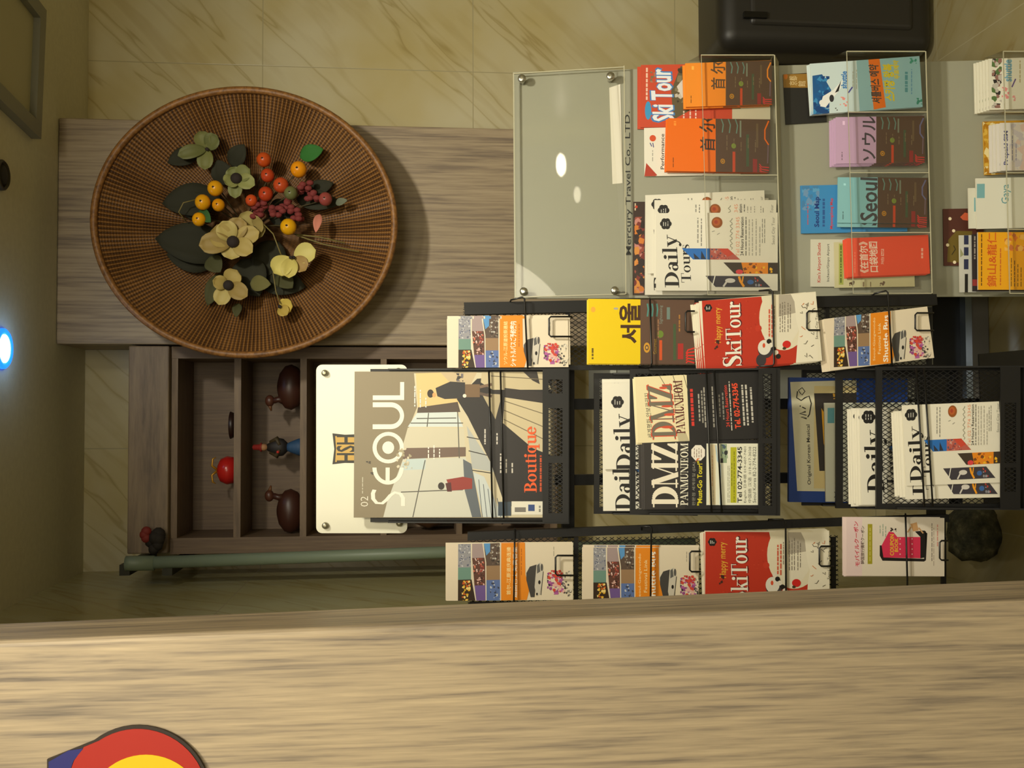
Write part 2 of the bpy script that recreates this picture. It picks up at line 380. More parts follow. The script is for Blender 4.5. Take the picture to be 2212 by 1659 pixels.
# ------------------------------------------------------------------ room shell
YB = 2.85
ZC = P(183, 900, YB).z
XL = P(182, 1235, YB).x
XR = 1.75
def tile_mat(name, ux, base, x0, z0, tw, thh, vein=(150, 128, 72), grout=(184, 174, 138), flip=1, rough=0.25):
    m, N, L, b = nodes(name)
    t = N.new('ShaderNodeTexCoord'); sp = N.new('ShaderNodeSeparateXYZ'); L.new(t.outputs['Object'], sp.inputs[0])
    cb = N.new('ShaderNodeCombineXYZ')
    L.new(sp.outputs[ux[0]], cb.inputs[0]); L.new(sp.outputs[ux[1]], cb.inputs[1])
    mp = N.new('ShaderNodeMapping'); mp.inputs['Location'].default_value = (-x0, -z0, 0); L.new(cb.outputs[0], mp.inputs[0])
    br = N.new('ShaderNodeTexBrick'); br.offset = 0; br.inputs['Scale'].default_value = 1
    br.inputs['Brick Width'].default_value = tw; br.inputs['Row Height'].default_value = thh
    br.inputs['Mortar Size'].default_value = 0.0016; br.inputs['Mortar Smooth'].default_value = 0.3
    L.new(mp.outputs[0], br.inputs['Vector'])
    # each tile shifts the veins a little
    rt = N.new('ShaderNodeMapping'); rt.inputs['Rotation'].default_value = (0, 0, R(-47 * flip)); L.new(cb.outputs[0], rt.inputs[0])
    rot = N.new('ShaderNodeMapping'); rot.inputs['Scale'].default_value = (0.7, 5.0, 1); L.new(rt.outputs[0], rot.inputs[0])
    n1 = noise(N, L, rot.outputs[0], 1.0, 4, 0.55, 0.25)
    mixc = lambda k: [int(a * (1 - k) + v * k) for a, v in zip(base, vein)]
    r1 = ramp(N, [(0.0, base), (0.40, base), (0.43, mixc(.12)), (0.46, base), (0.505, base), (0.52, mixc(.16)), (0.528, mixc(.38)), (0.536, mixc(.06)), (0.6, base), (0.63, mixc(.15)), (0.66, base), (1, base)])
    L.new(n1.outputs[0], r1.inputs[0])
    n2 = noise(N, L, cb.outputs[0], 3.2, 3, 0.5)
    r2 = ramp(N, [(0.35, (255, 255, 255)), (0.7, (240, 230, 196))]); L.new(n2.outputs[0], r2.inputs[0])
    mu = N.new('ShaderNodeMix'); mu.data_type = 'RGBA'; mu.blend_type = 'MULTIPLY'; mu.inputs[0].default_value = 1
    L.new(r1.outputs[0], mu.inputs[6]); L.new(r2.outputs[0], mu.inputs[7])
    mg = N.new('ShaderNodeMix'); mg.data_type = 'RGBA'; L.new(br.outputs['Fac'], mg.inputs[0]); L.new(mu.outputs[2], mg.inputs[6]); mg.inputs[7].default_value = rgb(grout)
    L.new(mg.outputs[2], b.inputs['Base Color']); b.inputs['Roughness'].default_value = rough
    bp = N.new('ShaderNodeBump'); bp.inputs['Strength'].default_value = 0.25; bp.inputs['Distance'].default_value = 0.0015; bp.invert = True
    L.new(br.outputs['Fac'], bp.inputs['Height']); L.new(bp.outputs[0], b.inputs['Normal'])
    return m
gx = P(1100, 158, YB).x; gz = P(1022, 200, YB).z; TW, TT = 0.529, P(1022, 200, YB).z - P(1459, 200, YB).z
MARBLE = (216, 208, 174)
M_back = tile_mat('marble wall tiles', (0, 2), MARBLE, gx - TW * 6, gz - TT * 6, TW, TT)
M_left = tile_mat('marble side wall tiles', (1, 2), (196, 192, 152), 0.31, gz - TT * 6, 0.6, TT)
M_floor = tile_mat('marble floor tiles', (0, 1), (176, 168, 136), P(2119, 100, 1).x - 3.1 * .6, 0.12, 0.6, 0.6, flip=-1, rough=0.2)
m, N, L, b = nodes('painted ceiling'); t = N.new('ShaderNodeTexCoord'); n1 = noise(N, L, t.outputs['Object'], 60, 3)
r1 = ramp(N, [(0.3, (220, 214, 184)), (0.7, (228, 222, 192))]); L.new(n1.outputs[0], r1.inputs[0]); L.new(r1.outputs[0], b.inputs['Base Color']); b.inputs['Roughness'].default_value = 0.85
M_ceil = m
def struct(name, mb, m):
    return tag(mb.build(name, m), kind='structure')
struct('wall_back', MB().box((XL - .1, YB, -.05), (XR + .1, YB + .1, ZC + .05)), M_back)
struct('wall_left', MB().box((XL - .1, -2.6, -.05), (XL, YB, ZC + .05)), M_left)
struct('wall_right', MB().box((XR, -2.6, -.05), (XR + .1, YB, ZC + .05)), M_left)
struct('floor', MB().box((XL, -2.6, -.08), (XR, YB, 0)), M_floor)
struct('ceiling', MB().box((XL, -2.6, ZC), (XR, YB, ZC + .08)), M_ceil)

WOOD_L = wood_mat('pale grey-brown wood laminate', [(0.33, (112, 104, 98)), (0.42, (154, 141, 126)), (0.5, (180, 164, 142)), (0.66, (208, 190, 162))], (44, 44, 2.6), 0.5)
WOOD_C = wood_mat('grey-brown column laminate', [(0.30, (96, 86, 78)), (0.42, (138, 122, 104)), (0.52, (170, 152, 126)), (0.68, (190, 172, 144))], (30, 30, 1.7), 0.5)
WOOD_D = wood_mat('brown shelf laminate', [(0.25, (80, 66, 54)), (0.45, (112, 92, 74)), (0.75, (140, 118, 92))], (40, 40, 2.4), 0.55)
WOOD_H = wood_mat('brown shelf boards', [(0.25, (84, 70, 58)), (0.45, (118, 98, 78)), (0.75, (146, 124, 98))], (2.4, 40, 40), 0.55)

WOOD_HB = wood_mat('header board laminate', [(0.3, (96, 82, 70)), (0.45, (128, 110, 90)), (0.7, (158, 138, 110))], (2.2, 30, 30), 0.55)

# wooden column the basket hangs on
YC = 2.62
cx0, cx1 = P(125, 743, YC).x, P(200, 256, YC).x
o = MB().box((cx0, YC, 0), (cx1, YB - .001, ZC - .001)).build('wooden_column', WOOD_C, None, pivot=((cx0 + cx1) / 2, YC, 0))
tag(bevel(o, .003), 'broad grey-brown wood-grained column behind the round basket', 'column')

# near wooden post on the left of the view
Y0, Y1 = 1.0, 1.115
def edge(xa, ya, xb, yb, Y, z):       # point at height z on the line seen through two photo points
    a, b_ = P(xa, ya, Y), P(xb, yb, Y); k = (z - a.z) / (b_.z - a.z); return a + (b_ - a) * k
xw = XL + .002
ft, fb = edge(0, 1384, 2212, 1296, Y0, ZC - .002), edge(0, 1384, 2212, 1296, Y0, 0.0)
bt, bb = edge(0, 1346, 2212, 1252, Y1, ZC - .002), edge(0, 1346, 2212, 1252, Y1, 0.0)
vs = [(xw, Y0, 0), fb, bb, (xw, Y1, 0), (xw, Y0, ZC - .002), ft, bt, (xw, Y1, ZC - .002)]
o = mesh_obj('wooden_post', vs, [[3, 2, 1, 0], [4, 5, 6, 7], [0, 1, 5, 4], [1, 2, 6, 5], [2, 3, 7, 6], [3, 0, 4, 7]], WOOD_L, pivot=(xw, Y0, 0))
tag(bevel(o, .006, 3), 'wide pale wood-grained post closest to the camera, bearing the round fan', 'post')

# ------------------------------------------------------------------ ceiling fittings
DARKM = mat((84, 86, 74), 0.45)
t = thing('ceiling_hatch', 'square grey-framed hatch set in the ceiling near the right', 'hatch', PZ(75, 160, ZC))
A_, B_ = PZ(68, 300, ZC), PZ(80, 22, ZC)
ax = (B_ - A_).normalized(); ay = Vector((ax.y, -ax.x, 0)); Wd = (B_ - A_).length; Dp = 0.6; fr = 0.035; hz = Vector((0, 0, -.022))
def hq(x0, y0, x1, y1): return [A_ + ax * x0 + ay * y0, A_ + ax * x1 + ay * y0, A_ + ax * x1 + ay * y1, A_ + ax * x0 + ay * y1]
mb = MB()
for q in ((0, 0, Wd, fr), (0, Dp - fr, Wd, Dp), (0, fr, fr, Dp - fr), (Wd - fr, fr, Wd, Dp - fr)): mb.prism(hq(*q), hz)
mb.build('frame', mat((132, 130, 112), 0.4), t)
MB().prism(hq(fr, fr, Wd - fr, Dp - fr), (0, 0, -.006)).build('panel', mat((192, 186, 150), 0.6), t)
c = PZ(3, 753, ZC)
t = thing('blue_downlight', 'small blue-rimmed ceiling downlight glowing at the upper edge of the room', 'light', c)
r0 = abs(PZ(3, 709, ZC).x - PZ(3, 797, ZC).x) / 2
mb = MB().lathe(c, [(r0 * .74, -.001), (r0, -.001), (r0, -.006), (r0 * .9, -.010), (r0 * .74, -.008), (r0 * .74, -.002)], n=40)
bm_ring = mb.build('glowing_ring', mat((20, 96, 235), 0.4, 0, 3.0), t, True)
MB().lathe(c, [(0.001, -.0045), (r0 * .7, -.0045), (r0 * .7, -.0075), (r0 * .45, -.0095), (0.001, -.010)], n=40).build('lens', mat((170, 215, 255), 0.3, 0, 6.0), t, True)
lp = bpy.data.lights.new('downlight_glow', 'POINT'); lo = bpy.data.objects.new('downlight_glow', lp); COL.objects.link(lo)
lo.location = c + Vector((0, 0, -.05)); lp.energy = 0.18; lp.color = (0.35, 0.6, 1.0); lp.shadow_soft_size = .03
c = PZ(-1, 378, ZC)
t = thing('round_ceiling_speaker', 'small dark round fitting in the ceiling between hatch and blue light', 'speaker', c)
r0 = abs(PZ(0, 345, ZC).x - PZ(0, 411, ZC).x) / 2
MB().lathe(c, [(.001, -.004), (r0 * .8, -.004), (r0 * .86, -.012), (r0, -.008), (r0, -.0005), (.001, -.0005)], n=32).build('rim', mat((70, 66, 54), 0.5), t, True)
MB().lathe(c, [(.001, -.0125), (r0 * .5, -.0115), (r0 * .78, -.0065), (.001, -.006)], n=32).build('grille', mat((46, 44, 38), 0.7), t, True)

# ------------------------------------------------------------------ recessed display shelf
YS, YK = 2.64, 2.83
sh = thing('display_shelf', 'brown wooden wall shelf with open compartments left of the column', 'shelf', P(1200, 960, YS))
def zx(x, Y=YS): return P(x, 960, Y).z
def xy_(y, Y=YS): return P(700, y, Y).x
xr, xr2, xl2, xl = cx0 - .004, xy_(775), xy_(1158), xy_(1192)
bevel(MB().box((xy_(1188), YS - .02, zx(368)), (xr, YK, zx(281))).build('header_board', WOOD_HB, sh), .003)
mb = MB().box((xr2, YS, zx(1203)), (xr, YK, zx(369))).box((xl, YS, zx(1203)), (xl2, YK, zx(369)))
mb.build('side_panel', WOOD_D, sh)
MB().box((xl, YS + .002, zx(383)), (xr, YK, zx(369))).build('top_board', WOOD_H, sh)
for a, b_ in ((505, 520), (648, 662), (822, 835), (985, 998), (1188, 1203)):
    MB().box((xl2, YS + .001, zx(b_)), (xr2, YK, zx(a))).build('shelf_board', WOOD_H, sh)
MB().box((xl, YK, zx(1203)), (xr, YB - .002, zx(369))).build('back_panel', WOOD_D, sh)

# ------------------------------------------------------------------ pipe in the corner
PIPE = mat((128, 142, 122), 0.45)
YP = 2.56
pa, pb = P(283, 1217, YP), P(1500, 1174, YP)
t = thing('wall_pipe', 'thin grey-green vertical pipe in the corner left of the shelf', 'pipe', pb)
rp = 13 / F * YP
MB().tube([pa, pb], rp, 16).build('tube', PIPE, t, True)
MB().tube([pa + Vector((0, 0, .012)), pa, pa - Vector((0, 0, .055))], rp * 1.2, 16).build('coupling', PIPE, t, True)
mb = MB()
for k in (270, 362):
    q = P(k, 1232, YP); mb.box(q - Vector((.012, .005, .012)), (q.x + .014, YP + .26, q.z + .012))
mb.build('wall_clamp', mat((60, 60, 50), 0.5, .5), t)

# ------------------------------------------------------------------ suitcase by the right wall
YF = PZ(2032, 60, 0).y
xa, za = P(1700, 104, YF).x, P(1556, 40, YF).z
sc = thing('black_suitcase', 'black hard-shell suitcase standing on the floor by the marble wall', 'suitcase', (xa + .2, YF + .12, 0))
BLK = mat((40, 38, 34), 0.45)
o = MB().box((xa, YF, .012), (xa + .46, YF + .235, za)).build('shell', BLK, sc); bevel(o, .045, 6); smooth_all(o)
o = MB().box((xa + .055, YF - .008, .075), (xa + .405, YF + .02, za - .075)).build('front_panel', mat((44, 42, 38), 0.42), sc); bevel(o, .02, 4)
o = MB().tube([(xa - .003, YF + .13, .06), (xa - .003, YF + .13, za - .06)], .004, 8).build('seam', mat((16, 16, 15), 0.5), sc)
q = P(1640, 72, YF - .012)
o = MB().box((xa + .07, YF - .018, q.z - .02), (xa + .085, YF - .006, q.z + .04)).build('latch', mat((14, 14, 13), 0.3), sc)
mb = MB()
for dx in (.06, .40): MB().tube([(xa + dx, YF + .09, .016), (xa + dx + .02, YF + .09, .016)], .016, 16).build('wheel', mat((18, 18, 18), 0.6), sc)

# ------------------------------------------------------------------ grey cabinet behind the rack
YG = 2.30
x0, x1 = P(1500, 866, YG).x, P(1500, 560, YG).x
zt, z1, z2 = P(1320, 830, YG).z, P(2018, 830, YG).z, P(2086, 830, YG).z
gc = thing('metal_cabinet', 'low blue-grey metal cabinet behind the black rack, left of the glass stand', 'cabinet', ((x0 + x1) / 2, YG + .15, 0))
GREY = mat((150, 152, 144), 0.4)
bevel(MB().box((x0, YG, z1), (x1, YG + .3, zt)).build('body', GREY, gc), .004)
MB().box((x0 + .006, YG + .02, z2), (x1 - .006, YG + .28, z1)).build('recess', mat((26, 28, 32), 0.5), gc)
bevel(MB().box((x0, YG, 0), (x1, YG + .3, z2 - .012)).build('base', mat((120, 120, 122), 0.35), gc), .003)
MB().box((x0, YG - .004, z2 - .016), (x1, YG + .02, z2)).build('blue_sheen_edge', mat((170, 190, 225), 0.2, .8), gc)  # metal edge; blue light falling on it is put into its colour
MB().box((x0 - .003, YG - .003, zt - .012), (x1, YG + .004, zt + .002)).box((x0 - .003, YG - .003, z1), (x0 + .006, YG + .004, zt)).build('edge_trim', mat((196, 198, 188), 0.35), gc)

# mottled block on the floor
q = PZ(2140, 1150, 0)
m, N, L, b = nodes('mottled dark stone'); tt = N.new('ShaderNodeTexCoord'); n1 = noise(N, L, tt.outputs['Object'], 35, 6, .7)
r1 = ramp(N, [(0.35, (44, 46, 38)), (0.55, (84, 84, 66)), (0.75, (140, 134, 104))]); L.new(n1.outputs[0], r1.inputs[0]); L.new(r1.outputs[0], b.inputs['Base Color']); b.inputs['Roughness'].default_value = .8
mb = MB().lathe((q.x, q.y, 0), [(.001, 0), (.055, 0), (.07, .025), (.068, .06), (.05, .09), (.02, .098), (.001, .1)], n=22, sx=1.0, sy=.8)
rnd = random.Random(3)
mb.v = [v + Vector((rnd.uniform(-.005, .005), rnd.uniform(-.005, .005), rnd.uniform(-.003, .003) if v.z > .01 else 0)) for v in mb.v]
tag(mb.build('garden_stone', m, None, True, pivot=(q.x, q.y, 0)), 'dark mottled stone on the floor in the left corner behind the rack', 'stone')

# ------------------------------------------------------------------ glass brochure stand
GB = Plane(P(1110, 400, 1.95), 9.5)
gs = thing('glass_brochure_stand', 'large frosted glass display panel with clear pockets right of the black rack', 'brochure stand', (P(1110, 400, 1.95).x, 1.62, 0))
m, N, L, b = nodes('frosted glass'); b.inputs['Base Color'].default_value = rgb((166, 166, 148)); b.inputs['Roughness'].default_value = .34
b.inputs['Transmission Weight'].default_value = .12; FROST = m
m = bpy.data.materials.new('clear acrylic'); m.use_nodes = True; N, L = m.node_tree.nodes, m.node_tree.links; N.clear()
out = N.new('ShaderNodeOutputMaterial'); mx = N.new('ShaderNodeMixShader'); tr = N.new('ShaderNodeBsdfTransparent'); gl = N.new('ShaderNodeBsdfGlossy'); fr_ = N.new('ShaderNodeFresnel')
tr.inputs[0].default_value = (.99, .99, .98, 1); gl.inputs['Roughness'].default_value = .02; fr_.inputs[0].default_value = 1.45
fm = N.new('ShaderNodeMath'); fm.operation = 'MULTIPLY'; fm.inputs[1].default_value = .5; L.new(fr_.outputs[0], fm.inputs[0]); L.new(fm.outputs[0], mx.inputs[0]); L.new(tr.outputs[0], mx.inputs[1]); L.new(gl.outputs[0], mx.inputs[2]); L.new(mx.outputs[0], out.inputs[0]); CLEAR = m
CEDGE = mat((190, 186, 158), 0.2)
bl = GB.hit(2212, 640); br_ = GB.hit(2212, 128); tl = GB.hit(1111, 645); tr_ = GB.hit(1108, 156)
def ext(a, b_, z): return a + (b_ - a) * ((z - a.z) / (b_.z - a.z))
MB().prism([ext(tl, bl, .03), ext(tr_, br_, .03), tr_, tl], -GB.n * .008).build('glass_board', FROST, gs)
for s_ in (ext(tl, bl, .03), ext(tr_, br_, .03)):
    mb = MB().box((s_.x - .03 if s_.x > .4 else s_.x, s_.y - .12, 0), ((s_.x if s_.x > .4 else s_.x + .03), s_.y + .22, .03))
    mb.build('foot', mat((150, 150, 146), .3, .8), gs)
hp = MB(); pxprism(hp, GB, [(1110, 165), (1316, 153), (1346, 638), (1114, 645)], .018, .022); hp.build('header_plate', CLEAR, gs)
mb = MB()
for a, b_ in (((1110, 165), (1114, 645)), ((1346, 150), (1350, 638)), ((1110, 166), (1346, 152)), ((1114, 644), (1350, 637))):
    pxprism(mb, GB, [a, b_, (b_[0] + (2 if abs(a[1] - b_[1]) > 300 else 0), b_[1] + (0 if abs(a[1] - b_[1]) > 300 else 2)), (a[0] + (2 if abs(a[1] - b_[1]) > 300 else 0), a[1] + (0 if abs(a[1] - b_[1]) > 300 else 2))], .0179, .0221)
mb.build('header_plate_edge', CEDGE, gs)
pxprism(MB(), GB, [(1316, 190), (1340, 182), (1345, 396), (1323, 398)], .0005, .0012).build('reflection_strip', mat(PAPER, .6), gs)  # pale strip standing in for a reflection in the header plate
STEEL = mat((196, 194, 180), .22, .9)
for x, y in ((1129, 179), (1318, 174), (1133, 633), (1327, 631)):
    MB().lathe(GB.hit(x, y, .0), [(.001, 0), (.005, 0), (.005, .018), (.0078, .0222), (.0078, .027), (.006, .029), (.001, .029)], GB.n, 20).build('standoff_bolt', STEEL, gs, True)
A = Art((1110, 645), (1400, 645), (1400, 155)); A.clip = False
A.text('Mercury Travel Co., LTD.', 551, 241, 1367, 1352, (40, 42, 40), .005, -3)
vs = [GB.hit(A.bl[0] + a * A.a[0] + b_ * A.b[0], A.bl[1] + a * A.a[1] + b_ * A.b[1], .0006) for a, b_, z in A.V]
lab(mesh_obj('lettering', vs, A.Fc, A.mats, gs, A.I), 'black lettering on the glass')
def acrylic_row(x0, x1, ys, dp, skew=0):      # front plate from x0 down to x1, dividers at ys
    q = GB.off(dp); ya, yb = ys[0], ys[-1]
    fr_o = pxprism(MB(), q, [(x0, ya), (x1, ya), (x1 + skew, yb), (x0 + skew, yb)], 0, .003).build('clear_pocket', CLEAR, gs)
    e = MB()
    f4 = [q.hit(x1, ya) + q.n * .0035, q.hit(x1 + skew, yb) + q.n * .0035]
    e.prism([f4[0], f4[1], f4[1] - q.n * (dp + .002) - GB.v * .014, f4[0] - q.n * (dp + .002) - GB.v * .014], -GB.v * .002)
    pxprism(e, q, [(x0, ya), (x0 + .9, ya), (x0 + .9 + skew, yb), (x0 + skew, yb)], -.0002, .0032)
    e.build('pocket_edge', CEDGE, fr_o, pivot=gs.location)
    for i, y in enumerate(ys):
        k = skew * (y - ya) / (yb - ya); d = MB()
        a = [q.hit(x0 + k, y), q.hit(x1 + k, y)]
        b2 = [GB.hit(x1 + k, y, .001), GB.hit(x0 + k - 34, y, .001)]
        # the divider runs back to the board square to it
        b2 = [a[1] - q.n * (dp - .001), a[0] - q.n * (dp - .001) + GB.v * .02]
        d.prism([a[0], a[1], b2[0], b2[1]], GB.u * .002)
        d.build('divider', CLEAR, fr_o, pivot=gs.location)
        d = MB(); pxprism(d, q, [(x0 + k, y - .9), (x1 + k, y - .9), (x1 + k, y + .9), (x0 + k, y + .9)], .0005, .0034)
        d.build('divider_edge', CEDGE, fr_o, pivot=gs.location)
acrylic_row(1514, 1671, (120, 379, 637), .036, 14)
acrylic_row(1828, 1997, (112, 243, 374, 503, 634), .040, 14)
acrylic_row(2166, 2330, (112, 243, 374, 496, 634), .040, 14)

# ------------------------------------------------------------------ black mesh rack
BLACK = mat((13, 13, 14), .48)
WIRE = mat((18, 18, 18), .35)
YR = 1.645
rk = thing('mesh_brochure_rack', 'black metal mesh brochure rack with a central column of pockets and two side wings', 'brochure rack', (P(1500, 960, YR).x, YR, 0))
def on_rack(mb, name, parent=None, m=BLACK, sm=False): return mb.build(name, m, parent or rk, sm, pivot=rk.location) if parent is not None else mb.build(name, m, rk, sm)
PB = Plane(P(1500, 960, YR), 0)
for ya, yb in ((862, 886), (1030, 1053)):
    a, b_ = PB.hit(760, ya), PB.hit(760, yb)
    on_rack(MB().box((b_.x, YR, .02), (a.x, YR + .02, P(745, 900, YR).z)), 'post')
for xa_, xb_, ya, yb, yo in ((1212, 1238, 800, 1160, 0), (2000, 2034, 790, 1160, 0), (2215, 2250, 640, 1180, 0)):
    on_rack(pxprism(MB(), PB, rect(xa_, ya, xb_, yb), .001, .014), 'crossbar')
mb = MB(); c0, c1 = PB.hit(2000, 1180), PB.hit(2000, 640)
mb.box((c0.x, YR - .16, 0), (c0.x + .03, YR + .2, .022)).box((c1.x - .03, YR - .16, 0), (c1.x, YR + .2, .022)).box((c0.x, YR, 0), (c1.x, YR + .025, .022))
on_rack(mb, 'base')
on_rack(pxprism(MB(), PB.off(.02), [(2112, 765), (2330, 745), (2330, 1100), (2125, 1100)], 0, .004), 'lower_panel')

def mesh_grid(pl, px, z=0.0, pitch=.0062, wd=.0011, ang=56):
    """expanded-metal mesh: real crossing strips clipped to the patch seen at px (x0,y0,x1,y1)"""
    x0, y0, x1, y1 = px
    c = pl.hit((x0 + x1) / 2, (y0 + y1) / 2)
    hu = (pl.hit((x0 + x1) / 2, y0) - pl.hit((x0 + x1) / 2, y1)).length / 2
    hv = (pl.hit(x0, (y0 + y1) / 2) - pl.hit(x1, (y0 + y1) / 2)).length / 2
    mb = MB()
    for sg in (1, -1):
        d = Vector((math.cos(R(ang)), sg * math.sin(R(ang)))); nn = Vector((-d.y, d.x)); rad = hu * abs(nn.x) + hv * abs(nn.y); k = -rad + pitch / 2
        while k < rad:
            lo_, hi_ = -9, 9
            for comp, lim in ((0, hu), (1, hv)):
                a0 = (-lim - nn[comp] * k) / d[comp]; a1 = (lim - nn[comp] * k) / d[comp]
                lo_ = max(lo_, min(a0, a1)); hi_ = min(hi_, max(a0, a1))
            if hi_ - lo_ > .002:
                def W(a, b_, zz): 
                    q = d * a + nn * b_; return c + pl.u * q.x + pl.v * q.y + pl.n * zz
                zz = z + (.0004 if sg > 0 else 0)
                mb.prism([W(lo_, k - wd / 2, zz), W(hi_, k - wd / 2, zz), W(hi_, k + wd / 2, zz), W(lo_, k + wd / 2, zz)], pl.n * .0006)
            k += pitch
    return mb
def wire(pl, pts, z, r=.0014):
    return MB().tube([pl.hit(x, y, zz if len(q) > 2 else z) for q in pts for x, y, zz in [(q + (z,))[:3]]], r, 8)
def pocket(pl, px, bar=(9, 9, 9, 9), lip=None, wires=(), depth=.034, mesh=True, lipmesh=()):
    x0, y0, x1, y1 = px; a, b_, c_, d_ = bar
    mb = MB()
    pxprism(mb, pl, rect(x0, y0, x0 + a, y1), -.006, .0)
    pxprism(mb, pl, rect(x1 - c_, y0, x1, y1), -.006, depth)
    pxprism(mb, pl, rect(x0 + a, y0, x1 - c_, y0 + b_), -.006, .0); pxprism(mb, pl, rect(x0 + a, y1 - d_, x1 - c_, y1), -.006, .0)
    for y, k in ((y0, 1), (y1, -1)):          # side flanges, deeper towards the bottom
        p = [pl.hit(x0 + 40, y), pl.hit(x1, y)]
        mb.prism([p[0], p[1], p[1] + pl.n * depth, p[0] + pl.n * .012], -pl.u * .0025 * k)
    f = on_rack(mb, 'pocket')
    if mesh: on_rack(mesh_grid(pl, (x0 + a, y0 + b_, x1 - c_, y1 - d_), -.003), 'mesh_back', f)
    if lip:
        lp_ = pl.off(depth); mb = MB(); la, lb, lw = lip
        pxprism(mb, lp_, rect(la, y0, la + lw, y1), 0, .002); pxprism(mb, lp_, rect(lb - lw, y0, lb, y1), 0, .002)
        ym = sorted([y0] + [v for q in lipmesh for v in q] + [y1])
        for i in range(0, len(ym), 2): pxprism(mb, lp_, rect(la + lw, ym[i], lb - lw, ym[i + 1]), 0, .002)
        on_rack(mb, 'front_lip', f)
        for q in lipmesh: on_rack(mesh_grid(lp_, (la + lw, q[0], lb - lw, q[1]), .0005, .0052), 'lip_mesh', f)
    for wpts in wires: on_rack(wire(pl, wpts, depth * .75), 'retaining_wire', f, WIRE, True)
    return f
# the four kinds of plane the printed matter stands in
R1 = Plane(P(1200, 960, 1.56), 6)
R2B = Plane(P(1360, 960, 1.572), 6); R2F = Plane(P(1640, 950, 1.50), 7)
R3B = Plane(P(1800, 960, 1.605), 7); R3M = Plane(P(1900, 960, 1.535), 7); R3F = Plane(P(2170, 960, 1.455), 9)
WR = Plane(P(1500, 720, 1.56), 3); WL = Plane(P(1500, 1220, 1.56), 3)
pocket(R1.off(-.010), (800, 797, 1228, 1128), (6, 6, 13, 9), (1172, 1228, 13), ([(1056, 800), (1064, 1120)], [(1081, 800), (1088, 1120)]), .024, True, ((820, 850), (882, 985), (1000, 1108)))
pocket(R2B.off(-.008), (1283, 806, 1500, 1110), (12, 12, 10, 14), None, (), .030)
pocket(R2F.off(-.014), (1361, 797, 1676, 1110), (12, 9, 10, 10), (1638, 1676, 9), ([(1526, 800), (1537, 1106)], [(1543, 800), (1559, 1106)]), .028, True, ((808, 946), (958, 1092)))
pocket(R3B.off(-.012), (1733, 798, 1990, 1092), (10, 8, 10, 10), None, (), .036)
pocket(R3M.off(-.012), (1806, 797, 2060, 1098), (15, 20, 10, 10), None, (), .034)
pocket(R3F.off(-.016), (1893, 792, 2203, 1098), (13, 8, 10, 10), (2160, 2203, 9), ([(1979, 795), (1997, 1094)], [(1996, 795), (2015, 1094)]), .030, True, ((870, 1000), (1010, 1062)))

def wing(pl, bar, mesh_px, low_bar, wires, clips, far):
    mb = MB(); pxprism(mb, pl, bar, -.004, .0115)
    pxprism(mb, pl, low_bar, -.004, .004)
    for x in far: pxprism(mb, pl, rect(x, mesh_px[1], x + 9, mesh_px[3]), -.004, .002)
    f = on_rack(mb, 'wing_frame')
    on_rack(mesh_grid(pl, mesh_px, -.003), 'wing_mesh', f)
    for q in wires: on_rack(wire(pl, q, .024), 'retaining_wire', f, WIRE, True)
    for ci, (x0, y0, x1, y1) in enumerate(clips):
        k = 4; zr = .0 if ci in (0, 3) else .0235
        on_rack(wire(pl, [(x1 + 4, y0, zr), (x1 + 3, y0, .024), (x0 + k, y0), (x0, y0 + k), (x0, y1 - k), (x0 + k, y1), (x1 + 3, y1, .024), (x1 + 4, y1, zr)], .024), 'wire_clip', f, WIRE, True)
    return f
wing(WR, [(1002, 655), (2016, 637), (2018, 660), (1004, 681)], (1006, 664, 2012, 792), [(1008, 790), (2016, 788), (2016, 798), (1008, 800)],
     ([(1100, 656, .0), (1104, 648, .02), (1128, 642), (1133, 645), (1140, 796), (1140, 798, .0)], [(1404, 644, .0), (1404, 645, .024), (1408, 784), (1406, 791), (1376, 793, .0)],
      [(1640, 628, .0), (1664, 626), (1669, 630), (1672, 784), (1669, 790), (1642, 791)], [(1882, 639, .0), (1890, 634, .02), (1914, 628), (1918, 632), (1927, 790), (1927, 793, .0)]),
     ((1186, 684, 1231, 727), (1481, 672, 1496, 717), (1743, 672, 1767, 713), (1977, 676, 2012, 714)), (1222, 1506, 1782, 2003))
wing(WL, [(1010, 1148), (2042, 1110), (2044, 1126), (1010, 1166)], (1014, 1160, 1815, 1302), [(1014, 1300), (1815, 1300), (1815, 1310), (1014, 1310)],
     ([(1112, 1142, .0), (1112, 1144, .02), (1110, 1300), (1108, 1306, .0)], [(1386, 1152, .0), (1386, 1138, .02), (1404, 1137), (1407, 1141), (1405, 1311), (1405, 1314, .0)],
      [(1660, 1128, .0), (1660, 1122, .02), (1692, 1122), (1697, 1127), (1698, 1312), (1698, 1315, .0)], [(1956, 1110, .0), (1956, 1112, .024), (1960, 1252), (1960, 1300, .0)]),
     ((1200, 1200, 1240, 1243), (1490, 1191, 1509, 1235), (1770, 1180, 1796, 1223), (2030, 1168, 2044, 1210)), (1240, 1524, 1796, 2034))
